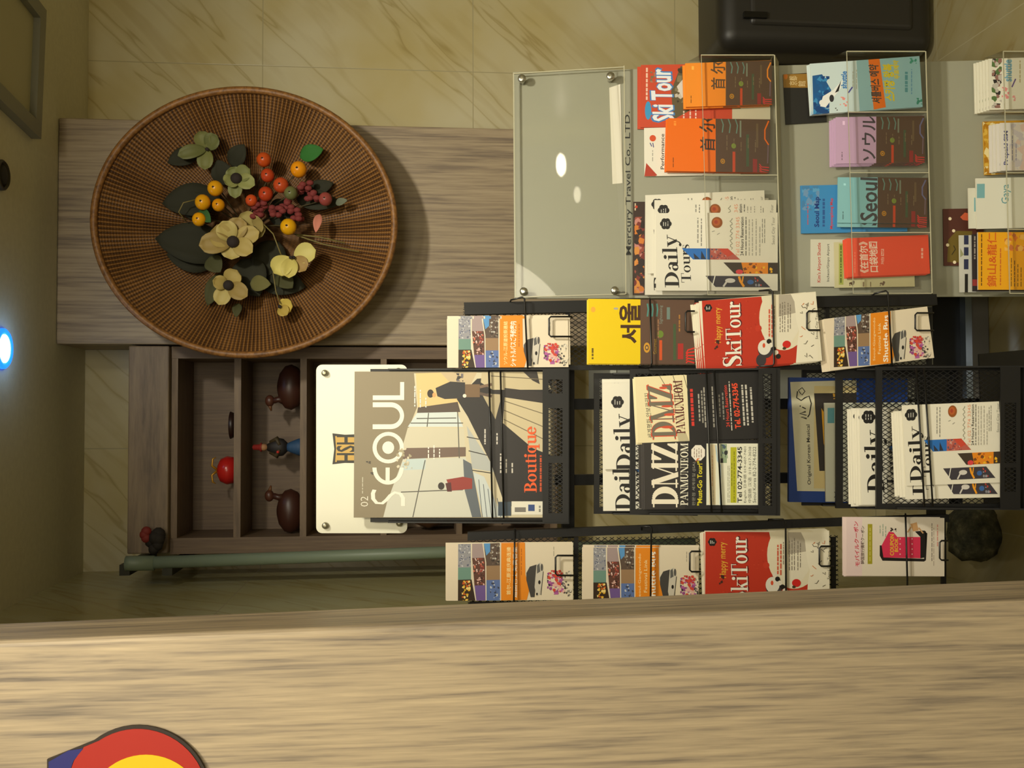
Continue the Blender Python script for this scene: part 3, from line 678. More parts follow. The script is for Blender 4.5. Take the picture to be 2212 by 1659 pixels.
# white plate with the mark, bolted to the head of the rack
SP = Plane(P(860, 960, 1.615), 3)
def rounded(x0, y0, x1, y1, r, n=5):
    out = []
    for cx, cy, a0 in ((x1 - r, y1 - r, 0), (x0 + r, y1 - r, 90), (x0 + r, y0 + r, 180), (x1 - r, y0 + r, 270)):
        for k in range(n + 1): a = R(a0 + 90 * k / n); out.append((cx + r * math.cos(a), cy + r * math.sin(a)))
    return out
sg = on_rack(pxprism(MB(), SP, rounded(684, 788, 880, 1151, 13), 0, .005), 'header_sign', None, mat((228, 226, 206), .3)); lab(sg, 'white rounded acrylic sign plate')
mb = MB(); pxprism(mb, SP, [(690, 798), (700, 1142), (760, 1146), (760, 795)], -.0, -.004)
for x, y in ((702, 806), (703, 1135), (861, 802), (863, 1130)):
    b_ = MB().lathe(SP.hit(x, y, .0051), [(.001, 0), (.0052, 0), (.0052, .004), (.004, .006), (.001, .006)], SP.n, 18)
    on_rack(b_, 'sign_bolt', sg, mat((150, 146, 124), .3, .7), True)
A = Art((684, 1151), (880, 1151), (880, 788))
A.poly([(718, 1003), (722, 970), (718, 936), (745, 939), (800, 937), (800, 1001), (745, 1000)], (34, 32, 24))
A.poly([(724, 998), (726, 968), (724, 942), (800, 942), (800, 997)], (196, 158, 74))
KK = (34, 32, 24)
A.text('HSH', 999, 940, 768, 727, KK, .02)
vs = [SP.hit(A.bl[0] + a * A.a[0] + b_ * A.b[0], A.bl[1] + a * A.a[1] + b_ * A.b[1], .0051 + z) for a, b_, z in A.V]
o = mesh_obj('emblem', vs, A.Fc, A.mats, sg, A.I, pivot=rk.location); lab(o, 'gold and black square mark'); 

# ------------------------------------------------------------------ printed covers (drawn in photo coordinates)
K = (30, 28, 26); WH = (240, 238, 226); GR = (150, 148, 140); ORA = (236, 112, 20)
def badge(A, x, y, r, c=K):
    for k in range(6): A.ell(x + r * .55 * math.cos(k * math.pi / 3), y + r * .55 * math.sin(k * math.pi / 3), r * .48, r * .48, c, 12)
    A.ell(x, y, r * .6, r * .6, c, 12)
    for d in (-.38, 0, .38): A.words(x + d * r - 1, y - r * .4, y + r * .4, (200, 198, 190), 1.6, 3)
def daily(x0, y0, x1, y1):                       # the white tour leaflet; drawn in a 265 x 170 frame
    def art(A):
        sx, sy = (x1 - x0) / 265.0, (y1 - y0) / 170.0
        X = lambda x: x0 + (x - 1416) * sx
        Y = lambda y: y0 + (y - 460) * sy
        A.all(PAPER)
        A.serif('Daily', Y(623), Y(509), X(1467), X(1436), K, -7 * sx, .012)
        A.serif('Tours', Y(613), Y(528), X(1493), X(1472), K, -5 * sx, .006)
        badge(A, X(1437), Y(485), 12.5 * sy)
        def strip(px, bands):
            A.poly([(X(a), Y(b)) for a, b in px], bands[0])
        # first strip: blue sky with dark sails, then red crowd
        A.poly([(X(a), Y(b)) for a, b in ((1472, 538), (1573, 538), (1600, 562), (1497, 562))], (188, 96, 84))
        A.poly([(X(a), Y(b)) for a, b in ((1472, 538), (1534, 538), (1534, 562), (1497, 562))], (40, 110, 190))
        A.poly([(X(a), Y(b)) for a, b in ((1498, 548), (1512, 561), (1500, 561))], (44, 50, 66)); A.poly([(X(a), Y(b)) for a, b in ((1515, 543), (1525, 561), (1514, 561))], (44, 50, 66))
        A.scatter(X(1536), Y(539), X(1575), Y(561), [(214, 120, 104), (150, 70, 66), (206, 160, 150), (90, 84, 110)], 40, 1.2, 3.2, 5)
        A.poly([(X(a), Y(b)) for a, b in ((1552, 538), (1573, 538), (1586, 550), (1572, 556))], (206, 74, 54))
        # second strip
        A.poly([(X(a), Y(b)) for a, b in ((1563, 568), (1681, 568), (1681, 592), (1587, 592))], (66, 54, 42))
        A.poly([(X(a), Y(b)) for a, b in ((1602, 568), (1660, 568), (1660, 592), (1608, 592))], (232, 140, 28))
        A.scatter(X(1604), Y(569), X(1670), Y(591), [(246, 190, 40), (188, 84, 26), (120, 70, 30)], 26, 1.5, 4.5, 8)
        A.ell(X(1598), Y(588), 8 * sx, 5 * sy, (222, 70, 74))
        # third strip
        A.poly([(X(a), Y(b)) for a, b in ((1524, 597), (1640, 597), (1665, 621), (1546, 621))], (62, 58, 66))
        A.curve([(X(1545), Y(597)), (X(1539), Y(620))], 2.2 * sx, WH)
        A.ell(X(1578), Y(607), 11 * sx, 5 * sy, (214, 210, 204)); A.curve([(X(1570), Y(610)), (X(1563), Y(620))], 4 * sx, (214, 210, 204))
        A.curve([(X(1597), Y(598)), (X(1600), Y(608)), (X(1608), Y(620))], 5 * sx, (240, 160, 30)); A.curve([(X(1606), Y(598)), (X(1604), Y(610))], 3 * sx, (240, 160, 30))
        A.ell(X(1622), Y(610), 7 * sx, 5 * sy, (60, 104, 170)); A.scatter(X(1628), Y(599), X(1646), Y(619), [(190, 70, 60), (150, 150, 160)], 8, 1.5, 3.5, 4)
        # small print
        A.words(X(1506), Y(472), Y(526), GR, 2.4 * sx); A.words(X(1514), Y(472), Y(533), (120, 118, 112), 1.8 * sx)
        A.ell(X(1549), Y(482), 12 * sx, 12 * sy, (150, 84, 32)); A.ell(X(1548), Y(481), 8 * sx, 8 * sy, (186, 96, 44)); A.ell(X(1547), Y(481), 4 * sx, 4 * sy, (168, 66, 40))
        A.curve([(X(1538), Y(502)), (X(1544), Y(500))], 1.3, GR); A.curve([(X(1549), Y(508)), (X(1555), Y(505))], 1.3, GR)
        pts = [(X(1580 + 3 * math.sin(i * 1.9)), Y(540 - i * 3.2)) for i in range(22)]
        A.curve(pts, 1.7 * sx, (150, 150, 132))
        A.text('Tel 02 774 3345', Y(555), Y(470), X(1598), X(1590), (236, 170, 140))
        A.text('24 Hours Reservation', Y(553), Y(470), X(1607), X(1600), (70, 68, 62), .012)
        for x, ya in ((1611, 470), (1618, 474), (1625, 474), (1633, 474), (1641, 490)): A.words(X(x), Y(ya), Y(553), (176, 172, 160) if x != 1611 else (110, 108, 100), 2 * sx)
        for x in (1647, 1652): A.words(X(x), Y(474), Y(526), (120, 118, 110), 1.2 * sx)
        A.text('Seoul City Tour', Y(529), Y(470), X(1676), X(1668), (150, 148, 140))
    return art
def shuttle(x0, y0, x1, y1, lines):              # festival shuttle bus leaflet; frame 262 x 113
    def art(A):
        sx, sy = (x1 - x0) / 262.0, (y1 - y0) / 113.0
        X = lambda x: x0 + (x - 966) * sx
        Y = lambda y: y0 + (y - 682) * sy
        Q = lambda pts: [(X(a), Y(b)) for a, b in pts]
        A.all((226, 214, 190)); A.rect(X(966), Y(682), X(990), Y(795), (228, 214, 190))
        C = [(990, 1017), (1019, 1046), (1048, 1077)]
        A.poly(Q([(990, 682), (1017, 682), (1017, 728), (990, 728)]), (150, 150, 156)); A.scatter(X(991), Y(683), X(1016), Y(727), [(196, 196, 200), (96, 100, 120), (128, 132, 150)], 60, 1, 2.6, 2)
        A.poly(Q([(990, 728), (1017, 728), (1017, 752), (990, 752)]), (110, 146, 134))
        A.poly(Q([(990, 752), (1018, 752), (1026, 795), (990, 795)]), (54, 40, 28)); A.scatter(X(998), Y(754), X(1016), Y(794), [(226, 176, 44), (196, 92, 30), (240, 214, 130)], 34, 1.2, 4, 3)
        A.poly(Q([(1019, 682), (1041, 682), (1046, 712), (1019, 712)]), (164, 146, 146))
        A.poly(Q([(1019, 710), (1047, 710), (1047, 766), (1024, 766)]), (96, 62, 52)); A.scatter(X(1021), Y(710), X(1044), Y(738), [(232, 206, 200), (206, 120, 96), (150, 60, 52)], 40, 1, 3, 4); A.scatter(X(1021), Y(735), X(1045), Y(765), [(150, 84, 70), (220, 180, 170), (60, 30, 28)], 30, 1, 2.6, 6)
        A.poly(Q([(1024, 764), (1048, 764), (1048, 795), (1028, 795)]), (112, 88, 150))
        A.poly(Q([(1043, 682), (1077, 682), (1077, 726), (1048, 726)]), (92, 76, 66)); A.poly(Q([(1043, 682), (1056, 682), (1056, 698), (1048, 706)]), (90, 150, 206)); A.scatter(X(1056), Y(684), X(1076), Y(724), [(190, 186, 180), (54, 46, 42), (140, 128, 112)], 34, 1, 3, 7)
        A.poly(Q([(1048, 726), (1077, 726), (1077, 756), (1048, 756)]), (154, 124, 92))
        A.poly(Q([(1048, 754), (1077, 754), (1077, 795), (1048, 795)]), (92, 116, 172)); A.scatter(X(1056), Y(756), X(1076), Y(792), [(190, 196, 206), (62, 68, 90)], 20, 1.2, 3.6, 9)
        for p in ([(1017, 682), (1018, 745), (1027, 795)], [(1041, 682), (1047, 720), (1048, 795)], [(1077, 682), (1078, 795)]): A.curve(Q(p), 2.0, (232, 222, 200))
        A.poly(Q([(1079, 682), (1128, 682), (1129, 745), (1138, 772), (1132, 795), (1079, 795)]), (232, 140, 30))
        for (t_, xb, xt, yl, yr, c, of) in lines: A.text(t_, Y(yl), Y(yr), X(xb), X(xt), c, of)
        A.words(X(1120), Y(694), Y(746), (176, 92, 20), 1.6)
        # coach
        A.poly(Q([(1131, 742), (1138, 730), (1152, 726), (1152, 752), (1148, 790), (1140, 790), (1131, 756)]), (70, 68, 66))
        A.poly(Q([(1152, 726), (1160, 722), (1166, 734), (1164, 758), (1159, 785), (1152, 788), (1148, 770)]), (206, 200, 186)); A.poly(Q([(1153, 728), (1158, 724), (1160, 740), (1153, 744)]), (96, 96, 94))
        A.ell(X(1163), Y(732), 2.6, 8, (88, 86, 84)); A.ell(X(1158), Y(761), 2.6, 4.4, K); A.ell(X(1153), Y(784), 2, 3, K)
        A.curve(Q([(1166, 740), (1161, 786)]), 1.6, (90, 88, 84))
        A.words(X(1187), Y(690), Y(710), (170, 164, 146), 1.2); 
        # crowd
        A.scatter(X(1174), Y(742), X(1212), Y(786), [(60, 50, 66), (150, 76, 140), (178, 96, 160), (206, 74, 60), (226, 180, 170)], 55, 2, 5.5, 11)
        A.scatter(X(1182), Y(738), X(1204), Y(756), [(214, 74, 56), (190, 60, 60)], 16, 2, 4.5, 12)
        A.scatter(X(1206), Y(740), X(1226), Y(790), [(70, 66, 66), (150, 146, 134), (222, 214, 196)], 26, 1.5, 4, 13)
    return art
EN_L = [('Seoul-Gangwondo', 1092, 1085, 786, 694, (246, 226, 170), .0), ('Festival Link', 1104, 1097, 772, 706, (246, 226, 170), .0), ('Shuttle Bus', 1122, 1110, 790, 690, (250, 246, 232), .02)]
JP_L = [('ソウル-江原道祝祭連結', 1096, 1087, 786, 688, (248, 226, 160), .01), ('シャトルバスご予約案内', 1115, 1101, 790, 688, (250, 246, 232), .02)]
CN_L = [('首尔-江原道庆典连接', 1099, 1090, 784, 690, (248, 226, 160), .01), ('巡回巴士免费乘坐', 1112, 1103, 790, 690, (250, 246, 232), .015)]
def skitour(x0, y0, x1, y1):                     # red winter leaflet; frame 250 x 148, drawn from the right wing's copy
    def art(A):
        X = lambda x: x0 + (x - 1512) * (x1 - x0) / 250.0
        Y = lambda y: y0 + (y - 634) * (y1 - y0) / 148.0
        Q = lambda pts: [(X(a), Y(b)) for a, b in pts]
        sx = (x1 - x0) / 250.0
        RED = (188, 54, 34); A.all((232, 226, 204)); A.rect(X(1512), Y(634), X(1722), Y(786), RED)
        A.scatter(X(1514), Y(640), X(1636), Y(784), [(196, 70, 46), (176, 48, 32)], 40, .6, 2.2, 3)
        # big pale curve
        arc = [(X(1690 + 54 * math.cos(a)), Y(680 + 70 * math.sin(a))) for a in [math.pi * 2 * k / 36 for k in range(36)]]
        A.poly(arc, (226, 218, 192)); A.poly(Q([(1676, 634), (1722, 634), (1724, 700), (1702, 740), (1676, 720)]), (176, 168, 152)); A.poly(Q([(1640, 634), (1678, 634), (1678, 736), (1660, 730)]), (226, 218, 192))
        A.poly(Q([(1676, 680), (1722, 672), (1720, 712), (1700, 742), (1680, 748), (1668, 736)]), (228, 222, 202))
        A.poly(Q([(1704, 634), (1712, 650), (1716, 690), (1722, 712), (1718, 740), (1716, 786), (1764, 786), (1764, 634)]), (234, 228, 208))
        badge(A, X(1526), Y(655), 8.5 * sx)
        A.text('Happy merry', Y(728), Y(655), X(1558), X(1541), (226, 176, 60), .006, -2)
        A.serif('SkiTour', Y(778), Y(643), X(1600), X(1560), (96, 30, 34), -4, .035, .8)
        A.serif('SkiTour', Y(779), Y(644), X(1598), X(1558), (240, 236, 222), -4, .012, .8)
        A.scatter(X(1536), Y(722), X(1550), Y(742), [(66, 40, 34)], 6, 2.5, 5, 5)
        # round snow figure with striped scarf
        A.ell(X(1640), Y(768), 11, 13, (62, 56, 60)); A.ell(X(1650), Y(745), 17 * sx, 20 * sx, (62, 56, 60)); A.ell(X(1647), Y(742), 14 * sx, 16 * sx, (226, 222, 210)); A.ell(X(1646), Y(738), 3, 5, (214, 84, 50))
        for k in range(6): A.ell(X(1652 + k * 5), Y(722 + k * 8), 5.5, 5.5, K if k % 2 else (226, 220, 204), 10)
        A.ell(X(1634), Y(702), 7, 7, (196, 60, 40)); 
        A.ell(X(1695), Y(738), 9 * sx, 8 * sx, (206, 40, 34)); A.ell(X(1690), Y(746), 4, 3, (70, 60, 40))
        for x, a, b in ((1656, 660, 720), (1662, 654, 722)): A.words(X(x), Y(a), Y(b), (206, 92, 66), 3.2)
        for x, a, b in ((1668, 654, 700), (1680, 650, 712), (1685, 650, 712), (1690, 646, 712), (1697, 652, 712), (1702, 656, 706)): A.words(X(x), Y(a), Y(b), (128, 120, 108), 1.6)
        rnd = random.Random(4)
        for k in range(16):
            px_, py_ = X(rnd.uniform(1722, 1750)), Y(rnd.uniform(645, 770)); A.curve([(px_, py_), (px_ + rnd.uniform(2, 7), py_ + rnd.uniform(-6, 6)), (px_ + rnd.uniform(3, 9), py_ + rnd.uniform(-8, 8))], 1.3, (90, 84, 70) if k % 4 else (206, 120, 60))
        A.text('Seoul City Tour', Y(730), Y(672), X(1764), X(1757), (120, 116, 104))
    return art
BROWN = (92, 70, 54)
def guidebook(x0, y0, x1, y1, top, text, split, tx, ink=(70, 62, 56), skew=0):  # coloured city guide with a brown patterned foot
    def art(A):
        A.all(top); A.rect(split, y0 - 3, x1 + 4, y1 + 3, BROWN)
        h = y1 - y0; L_ = x1 - split
        X = lambda f: split + f * L_
        Y = lambda f: y1 - f * h
        for (t_, f0, f1, xb, xt) in tx: A.text(t_, Y(f0), Y(f1), xb, xt, ink, .018)
        for k in range(3): A.curve([(X(.10 + k * .13), Y(.97)), (X(.14 + k * .13), Y(.86)), (X(.12 + k * .13), Y(.72))], 2.4, (104, 140, 130))
        A.ell(X(.13), Y(.22), 5, 5.6, (186, 130, 40)); A.ell(X(.13), Y(.22), 2.6, 3.0, BROWN); A.ell(X(.13), Y(.22), 1.4, 1.6, (210, 160, 60))
        A.ell(X(.33), Y(.5), 5, 5.5, (124, 146, 58))
        A.rect(X(.31), Y(.4), X(.36), Y(.03), (200, 76, 44)); A.rect(X(.56), Y(.72), X(.61), Y(.16), (74, 92, 66)); A.rect(X(.68), Y(.3), X(.76), Y(.06), (150, 54, 50)); A.rect(X(.74), Y(.92), X(.78), Y(.5), (112, 92, 66)); A.rect(X(.44), Y(.95), X(.47), Y(.66), (128, 138, 120))
        for k in range(5): A.words(X(.2 + .13 * k), Y(.68 - .05 * (k % 3)), Y(.42 + .06 * (k % 2)), (130, 112, 84), 1.5, k)
        A.curve([(X(.97), Y(.98)), (X(.9), Y(.82)), (X(.9), Y(.66)), (X(.97), Y(.56))], 3, top if top[2] < 120 else (112, 112, 150)); A.curve([(X(.96), Y(.56)), (X(.95), Y(.24))], 2.4, (120, 100, 110))
        for k in range(4): A.curve([(X(.99), Y(.02 + .05 * k)), (X(.84), Y(.05 + .04 * k)), (X(.8), Y(.1 + .04 * k))], 2.2, (210, 62, 58))
        A.words(x0 + 12, Y(.22), Y(.05), tuple(int(c * .6) for c in top), 1.8); A.words(x0 + 14, Y(.86), Y(.78), tuple(min(255, c + 40) for c in top), 5)
    return art

# ------------------------------------------------------------------ glass stand, upper row
g0, g1, g2 = GB.off(.007), GB.off(.018), GB.off(.030)
def a_ski(A):
    A.all((202, 76, 48)); A.rect(1582, 120, 1700, 300, (206, 204, 178)); A.poly([(1455, 262), (1450, 200), (1470, 146), (1600, 146), (1600, 236), (1500, 236)], (96, 88, 62))
    A.scatter(1458, 150, 1500, 225, [(60, 54, 40), (130, 122, 92), (196, 192, 178)], 22, 3, 9, 3); A.poly([(1462, 190), (1480, 168), (1500, 172), (1500, 200), (1474, 214)], (214, 212, 204))
    A.ell(1400, 243, 7, 20, (64, 154, 206)); A.words(1395, 150, 220, (240, 200, 180), 4); A.scatter(1404, 158, 1416, 182, [(120, 110, 84), (170, 120, 90)], 10, 2, 4, 2)
    for o_, c in (((3.5), (70, 130, 196)), (0, (234, 240, 246))):
        vs, fs = text_mesh('Ski Tour', .05 if o_ else .03)
        A.text('Ski Tour', 266 + o_, 152 - o_, 1457 + o_, 1410 - o_, c, .05 if o_ else .03, -8)
    for x in (1476, 1490, 1502): A.words(x, 240, 262, (236, 214, 196), 3)
t = sheet('ski_brochure', 'red brochure with pale blue slanted lettering, upper right of the glass stand', 'brochure', (1384, 280), (1664, 272), (1664, 136), GB.off(.0085), .003, a_ski, (196, 90, 60))
copies(t, [(-.001, .006, .0035, .3)], 'red copies stacked behind the red brochure with slanted lettering on the glass stand', 'red brochures on the glass stand')
def a_perf(A):
    A.all((234, 232, 218)); A.ell(1410, 302, 7, 7, (214, 84, 44)); A.curve([(1404, 312), (1408, 320)], 2, (80, 80, 140)); A.curve([(1410, 312), (1412, 322)], 2, (80, 80, 140)); A.words(1409, 326, 352, GR, 1.6)
    A.text('Performance', 369, 292, 1435, 1427, K, .01); A.poly([(1391, 390), (1396, 356), (1420, 382), (1416, 390)], (180, 62, 42))
sheet('performance_leaflet', 'white leaflet with a red corner and round red mark, left of the lower orange guide', 'leaflet', (1392, 385), (1600, 377), (1599, 272), g0, .003, a_perf)
OR1, OR2 = (238, 112, 12), (244, 146, 40)
t = sheet('city_guide', 'deep orange city guide with brown foot, lower of the two on the glass stand', 'guide booklet', (1439, 386), (1661, 373), (1664, 258), GB.off(.025), .005,
      guidebook(1441, 259, 1664, 383, OR1, '', 1546, [('首', .37, .62, 1545, 1512), ('尔', .70, .97, 1545, 1510)], (70, 54, 44)), OR1)
copies(t, [(0, .003, .0053, .2)], 'deep orange copies behind the lower orange guide on the glass stand', 'deep orange guides')
t = sheet('city_guide', 'light orange city guide with brown foot at the upper right of the glass stand', 'guide booklet', (1482, 236), (1669, 225), (1667, 130), GB.off(.027), .006,
      guidebook(1480, 133, 1668, 232, OR2, '', 1568, [('首', .36, .62, 1567, 1536), ('尔', .70, .98, 1567, 1535)], (96, 74, 54)), OR2)
copies(t, [(-.001, .004, .0063, .3)], 'light orange copies behind the upper orange guide on the glass stand', 'light orange guides')
def a_dark(A):
    A.all((54, 34, 26)); A.scatter(1370, 470, 1392, 636, [(150, 70, 54), (196, 130, 120), (214, 140, 60), (120, 40, 34), (206, 120, 40), (40, 24, 20)], 60, 4, 11, 8); A.words(1370, 436, 456, (196, 180, 150), 3); A.ell(1374, 448, 3, 3, (190, 60, 30))
sheet('performance_poster', 'dark brown poster with blurred warm shapes tucked behind the white tour leaflets', 'poster', (1367, 640), (1640, 637), (1640, 434), GB.off(.003), .001, a_dark, (54, 34, 26))
fr = sheet('tour_leaflet', 'white tour leaflet with photo strips at the front of the glass stand pile', 'leaflet', (1417, 630), (1680, 628), (1680, 459), g2, .002, daily(1417, 459, 1680, 630))
grp = 'white tour leaflets on the glass stand'
sheet('tour_leaflet', 'white tour leaflet second from the front of the glass stand pile', 'leaflet', (1412, 604), (1676, 601), (1677, 432), GB.off(.026), .002, daily(1412, 432, 1677, 603), group=grp)
sheet('tour_leaflet', 'white tour leaflet furthest right in the glass stand pile, nearly hidden', 'leaflet', (1399, 590), (1657, 582), (1651, 411), GB.off(.022), .002, daily(1399, 414, 1654, 586), group=grp)
sheet('tour_leaflet', 'white tour leaflet furthest left in the glass stand pile', 'leaflet', (1393, 639), (1660, 637), (1660, 428), GB.off(.012), .004, daily(1393, 428, 1660, 638), group=grp)
fr['group'] = grp

# ------------------------------------------------------------------ glass stand, middle row
def a_black(A):
    A.all((34, 33, 30)); A.poly([(1686, 188), (1686, 150), (1950, 150), (1950, 182)], (150, 112, 44)); A.ell(1697, 163, 4, 7, (206, 120, 40)); A.text('京都', 183, 163, 1722, 1704, (220, 200, 150), .0); A.text('館', 186, 174, 1740, 1724, (220, 200, 150), .0)
sheet('black_leaflet', 'black leaflet with a gold side band behind the pale blue ski leaflet', 'leaflet', (1697, 267), (1786, 263), (1780, 155), GB.off(.006), .003, a_black, (34, 33, 30))
def a_shut(A):
    A.all((150, 192, 200)); A.poly([(1750, 262), (1746, 134), (1850, 128), (1858, 250)], (206, 224, 226)); A.poly([(1758, 262), (1755, 170), (1776, 166), (1796, 200), (1780, 262)], (30, 90, 150))
    A.scatter(1757, 170, 1792, 256, [(24, 96, 160), (60, 140, 196), (20, 70, 130)], 50, 3, 9, 4)
    A.poly([(1772, 236), (1778, 214), (1800, 200), (1822, 176), (1816, 196), (1796, 222), (1784, 238)], (240, 242, 240)); A.poly([(1804, 206), (1818, 178), (1812, 202)], K); A.ell(1797, 218, 5, 8, (50, 50, 54)); A.ell(1776, 228, 6, 6, (240, 242, 240))
    A.text('shuttle', 196, 158, 1830, 1817, (50, 120, 190), .03); A.scatter(1815, 214, 1832, 236, [(236, 150, 140)], 10, 2, 4, 6); A.scatter(1800, 238, 1812, 244, [(70, 70, 70)], 4, 1, 2, 6)
    A.curve([(1833, 205), (1842, 192)], 3, (80, 80, 160)); A.words(1842, 156, 192, (176, 180, 160), 1.6); A.words(1850, 154, 196, (176, 180, 160), 1.6)
    A.poly([(1876, 131), (1900, 127), (1914, 234), (1888, 240)], (236, 118, 30)); A.text('셔틀버스 예약', 226, 142, 1906, 1884, (74, 70, 64), .03, -8)
    A.text('스키장 왕복', 220, 140, 1936, 1912, (226, 206, 40), .04, -6); A.text('무료예약', 172, 132, 1944, 1932, (226, 206, 40), .04, -3); A.words(1955, 156, 200, (90, 150, 160), 6); A.words(1968, 150, 204, (110, 160, 190), 2.5); A.scatter(1965, 126, 1980, 138, [(70, 150, 130)], 6, 2, 4, 2); A.scatter(1980, 212, 1992, 226, [(60, 140, 120)], 5, 2, 4, 2)
t = sheet('ski_bus_leaflet', 'pale blue ski leaflet with an orange band, right end of the middle row', 'leaflet', (1756, 254), (1993, 231), (1986, 121), GB.off(.026), .003, a_shut, (226, 228, 220))
copies(t, [(-.0005, .002, .0035, 0), (.001, .0035, .007, .4)], 'pale copies stacked behind the pale blue ski leaflet with the orange band', 'pale blue ski leaflets')
LAV, LBL = (200, 166, 200), (138, 194, 202)
t = sheet('city_guide', 'lavender city guide with brown foot in the middle row of the glass stand', 'guide booklet', (1806, 361), (1998, 351), (1997, 250), GB.off(.024), .002,
      guidebook(1806, 253, 1998, 358, LAV, '', 1893, [('ソウル', .05, .99, 1892, 1862)], (72, 66, 72)), (206, 180, 206))
copies(t, [(-.0015, .0035, .0025, 0), (-.003, .007, .005, .2), (-.004, .010, .0075, .2)], 'lavender copies stepping up behind the lavender guide', 'lavender guides')
def a_map(A):
    A.all((60, 140, 200)); A.scatter(1732, 402, 1770, 455, [(92, 160, 206), (110, 150, 190), (70, 130, 180)], 40, 3, 8, 5); A.text('Seoul Map', 491, 425, 1773, 1759, (30, 60, 130), .03); A.words(1777, 428, 490, (44, 92, 156), 5); A.text('Myeongdong Map', 495, 428, 1801, 1793, (214, 60, 66), .02); A.words(1744, 440, 486, (190, 90, 110), 2)
sheet('folded_map', 'bright blue folded city map behind the pale blue guide', 'map', (1731, 505), (1960, 500), (1958, 396), GB.off(.008), .005, a_map, (60, 140, 200))
t = sheet('city_guide', 'pale blue city guide with dark title and brown foot in the middle row', 'guide booklet', (1809, 491), (2003, 483), (2004, 384), GB.off(.025), .004,
      guidebook(1808, 387, 2003, 488, LBL, '', 1896, [('Seoul', .04, .97, 1896, 1858)], (74, 72, 74)), LBL)
copies(t, [(-.007, -.001, .0045, 0)], 'pale blue copy shifted left behind the pale blue city guide', 'pale blue guides')
def a_air(A):
    A.all((214, 212, 194)); A.text("Kim's Airport Shuttle", 614, 528, 1775, 1765, (190, 60, 50), .015); A.text('Incheon/Gimpo Airport', 612, 530, 1793, 1786, (60, 58, 54), .01)
sheet('airport_leaflet', 'pale grey airport leaflet with red title at the left end of the middle row', 'leaflet', (1751, 624), (1960, 620), (1960, 517), GB.off(.006), .003, a_air)
def a_cream(A):
    A.all((208, 204, 160)); A.rect(1812, 527, 1822, 616, (170, 180, 90)); A.words(1815, 530, 612, (90, 110, 40), 3); A.scatter(1834, 606, 1846, 618, [(90, 70, 50)], 6, 2, 5, 3); A.scatter(1900, 606, 1912, 618, [(120, 100, 80)], 6, 2, 4, 3); A.words(1864, 608, 620, (130, 110, 80), 3); A.words(1880, 608, 620, (130, 110, 80), 2)
sheet('cream_leaflet', 'cream leaflet with a green band between the airport leaflet and the orange-red map', 'leaflet', (1803, 623), (1976, 619), (1974, 520), GB.off(.014), .003, a_cream)
def a_redmap(A):
    A.all((236, 88, 58)); A.text('《在首尔》', 590, 522, 1877, 1858, (250, 226, 206), .02, -3); A.text('口袋地图', 588, 522, 1898, 1879, (250, 226, 206), .02, -3); A.text('地图', 572, 538, 1910, 1903, (246, 190, 170), .01); A.words(1990, 536, 558, (246, 190, 170), 4); A.words(1846, 545, 590, (244, 150, 120), 1.3)
t = sheet('pocket_map', 'orange-red pocket map with pale characters in the middle row of the glass stand', 'map', (1832, 599), (2009, 591), (2005, 507), GB.off(.027), .002, a_redmap, (226, 110, 84))
copies(t, [(-.001, .003, .0024, 0), (-.002, .0055, .0048, 0)], 'orange-red copies stepping up behind the orange-red pocket map', 'orange-red pocket maps')

# ------------------------------------------------------------------ glass stand, lowest row (runs out of the picture)
def a_photo(A):
    A.all((232, 230, 214)); A.scatter(2142, 128, 2164, 236, [(50, 46, 44), (90, 120, 70), (150, 110, 100), (196, 190, 180)], 50, 3, 8, 3); A.text('shuttle', 178, 130, 2186, 2168, (120, 176, 206), .03); A.scatter(2164, 190, 2180, 216, [(232, 150, 150)], 10, 3, 6, 6); A.scatter(2186, 208, 2194, 220, [(232, 160, 160)], 5, 2, 4, 6); A.curve([(2186, 190), (2194, 172)], 3, (110, 90, 150)); A.words(2202, 132, 180, (196, 186, 150), 3)
t = sheet('ski_bus_leaflet', 'white leaflets with a dark photo band in the lowest row at the upper right', 'leaflet', (2138, 240), (2325, 232), (2322, 121), GB.off(.030), .003, a_photo)
copies(t, [(0, .004, .004, 0), (-.0005, .008, .008, 0), (-.001, .012, .012, 0), (-.001, .016, .016, 0), (-.001, .019, .020, 0)], 'white stack behind the leaflet with the dark photo band', 'white leaflets, lowest row')
def a_gold(A):
    A.all((196, 146, 34)); A.scatter(2120, 246, 2150, 374, [(232, 216, 160), (216, 176, 70), (176, 120, 20)], 60, 3, 9, 5)
sheet('gold_leaflet', 'gold patterned leaflet behind the white card leaflet in the lowest row', 'leaflet', (2127, 375), (2320, 372), (2316, 256), GB.off(.008), .004, a_gold, (206, 160, 60))
def a_pre(A):
    A.all((224, 220, 214)); A.scatter(2180, 270, 2230, 372, [(206, 200, 206), (222, 214, 206), (224, 200, 190)], 40, 6, 16, 4); A.text('Prepaid SIM', 360, 286, 2180, 2168, (70, 74, 130), .03); A.words(2186, 296, 350, (150, 150, 176), 2); A.words(2194, 310, 350, (150, 150, 176), 2)
t = sheet('card_leaflet', 'white leaflet with a navy title in front of the gold patterned one', 'leaflet', (2162, 373), (2330, 366), (2328, 262), GB.off(.028), .003, a_pre)
copies(t, [(0, .005, .005, 0), (0, .0095, .010, 0), (0, .014, .015, 0)], 'white stack behind the leaflet with the navy title', 'white card leaflets, lowest row')
def a_gaya(A):
    A.all((226, 226, 212)); A.rect(2110, 394, 2127, 425, (124, 178, 186)); A.text('Gaya', 438, 396, 2184, 2163, (110, 160, 166), .01)
t = sheet('gaya_leaflet', 'white leaflet with a teal square, front of the lowest row beside the yellow one', 'leaflet', (2110, 492), (2328, 490), (2325, 380), GB.off(.030), .003, a_gaya)
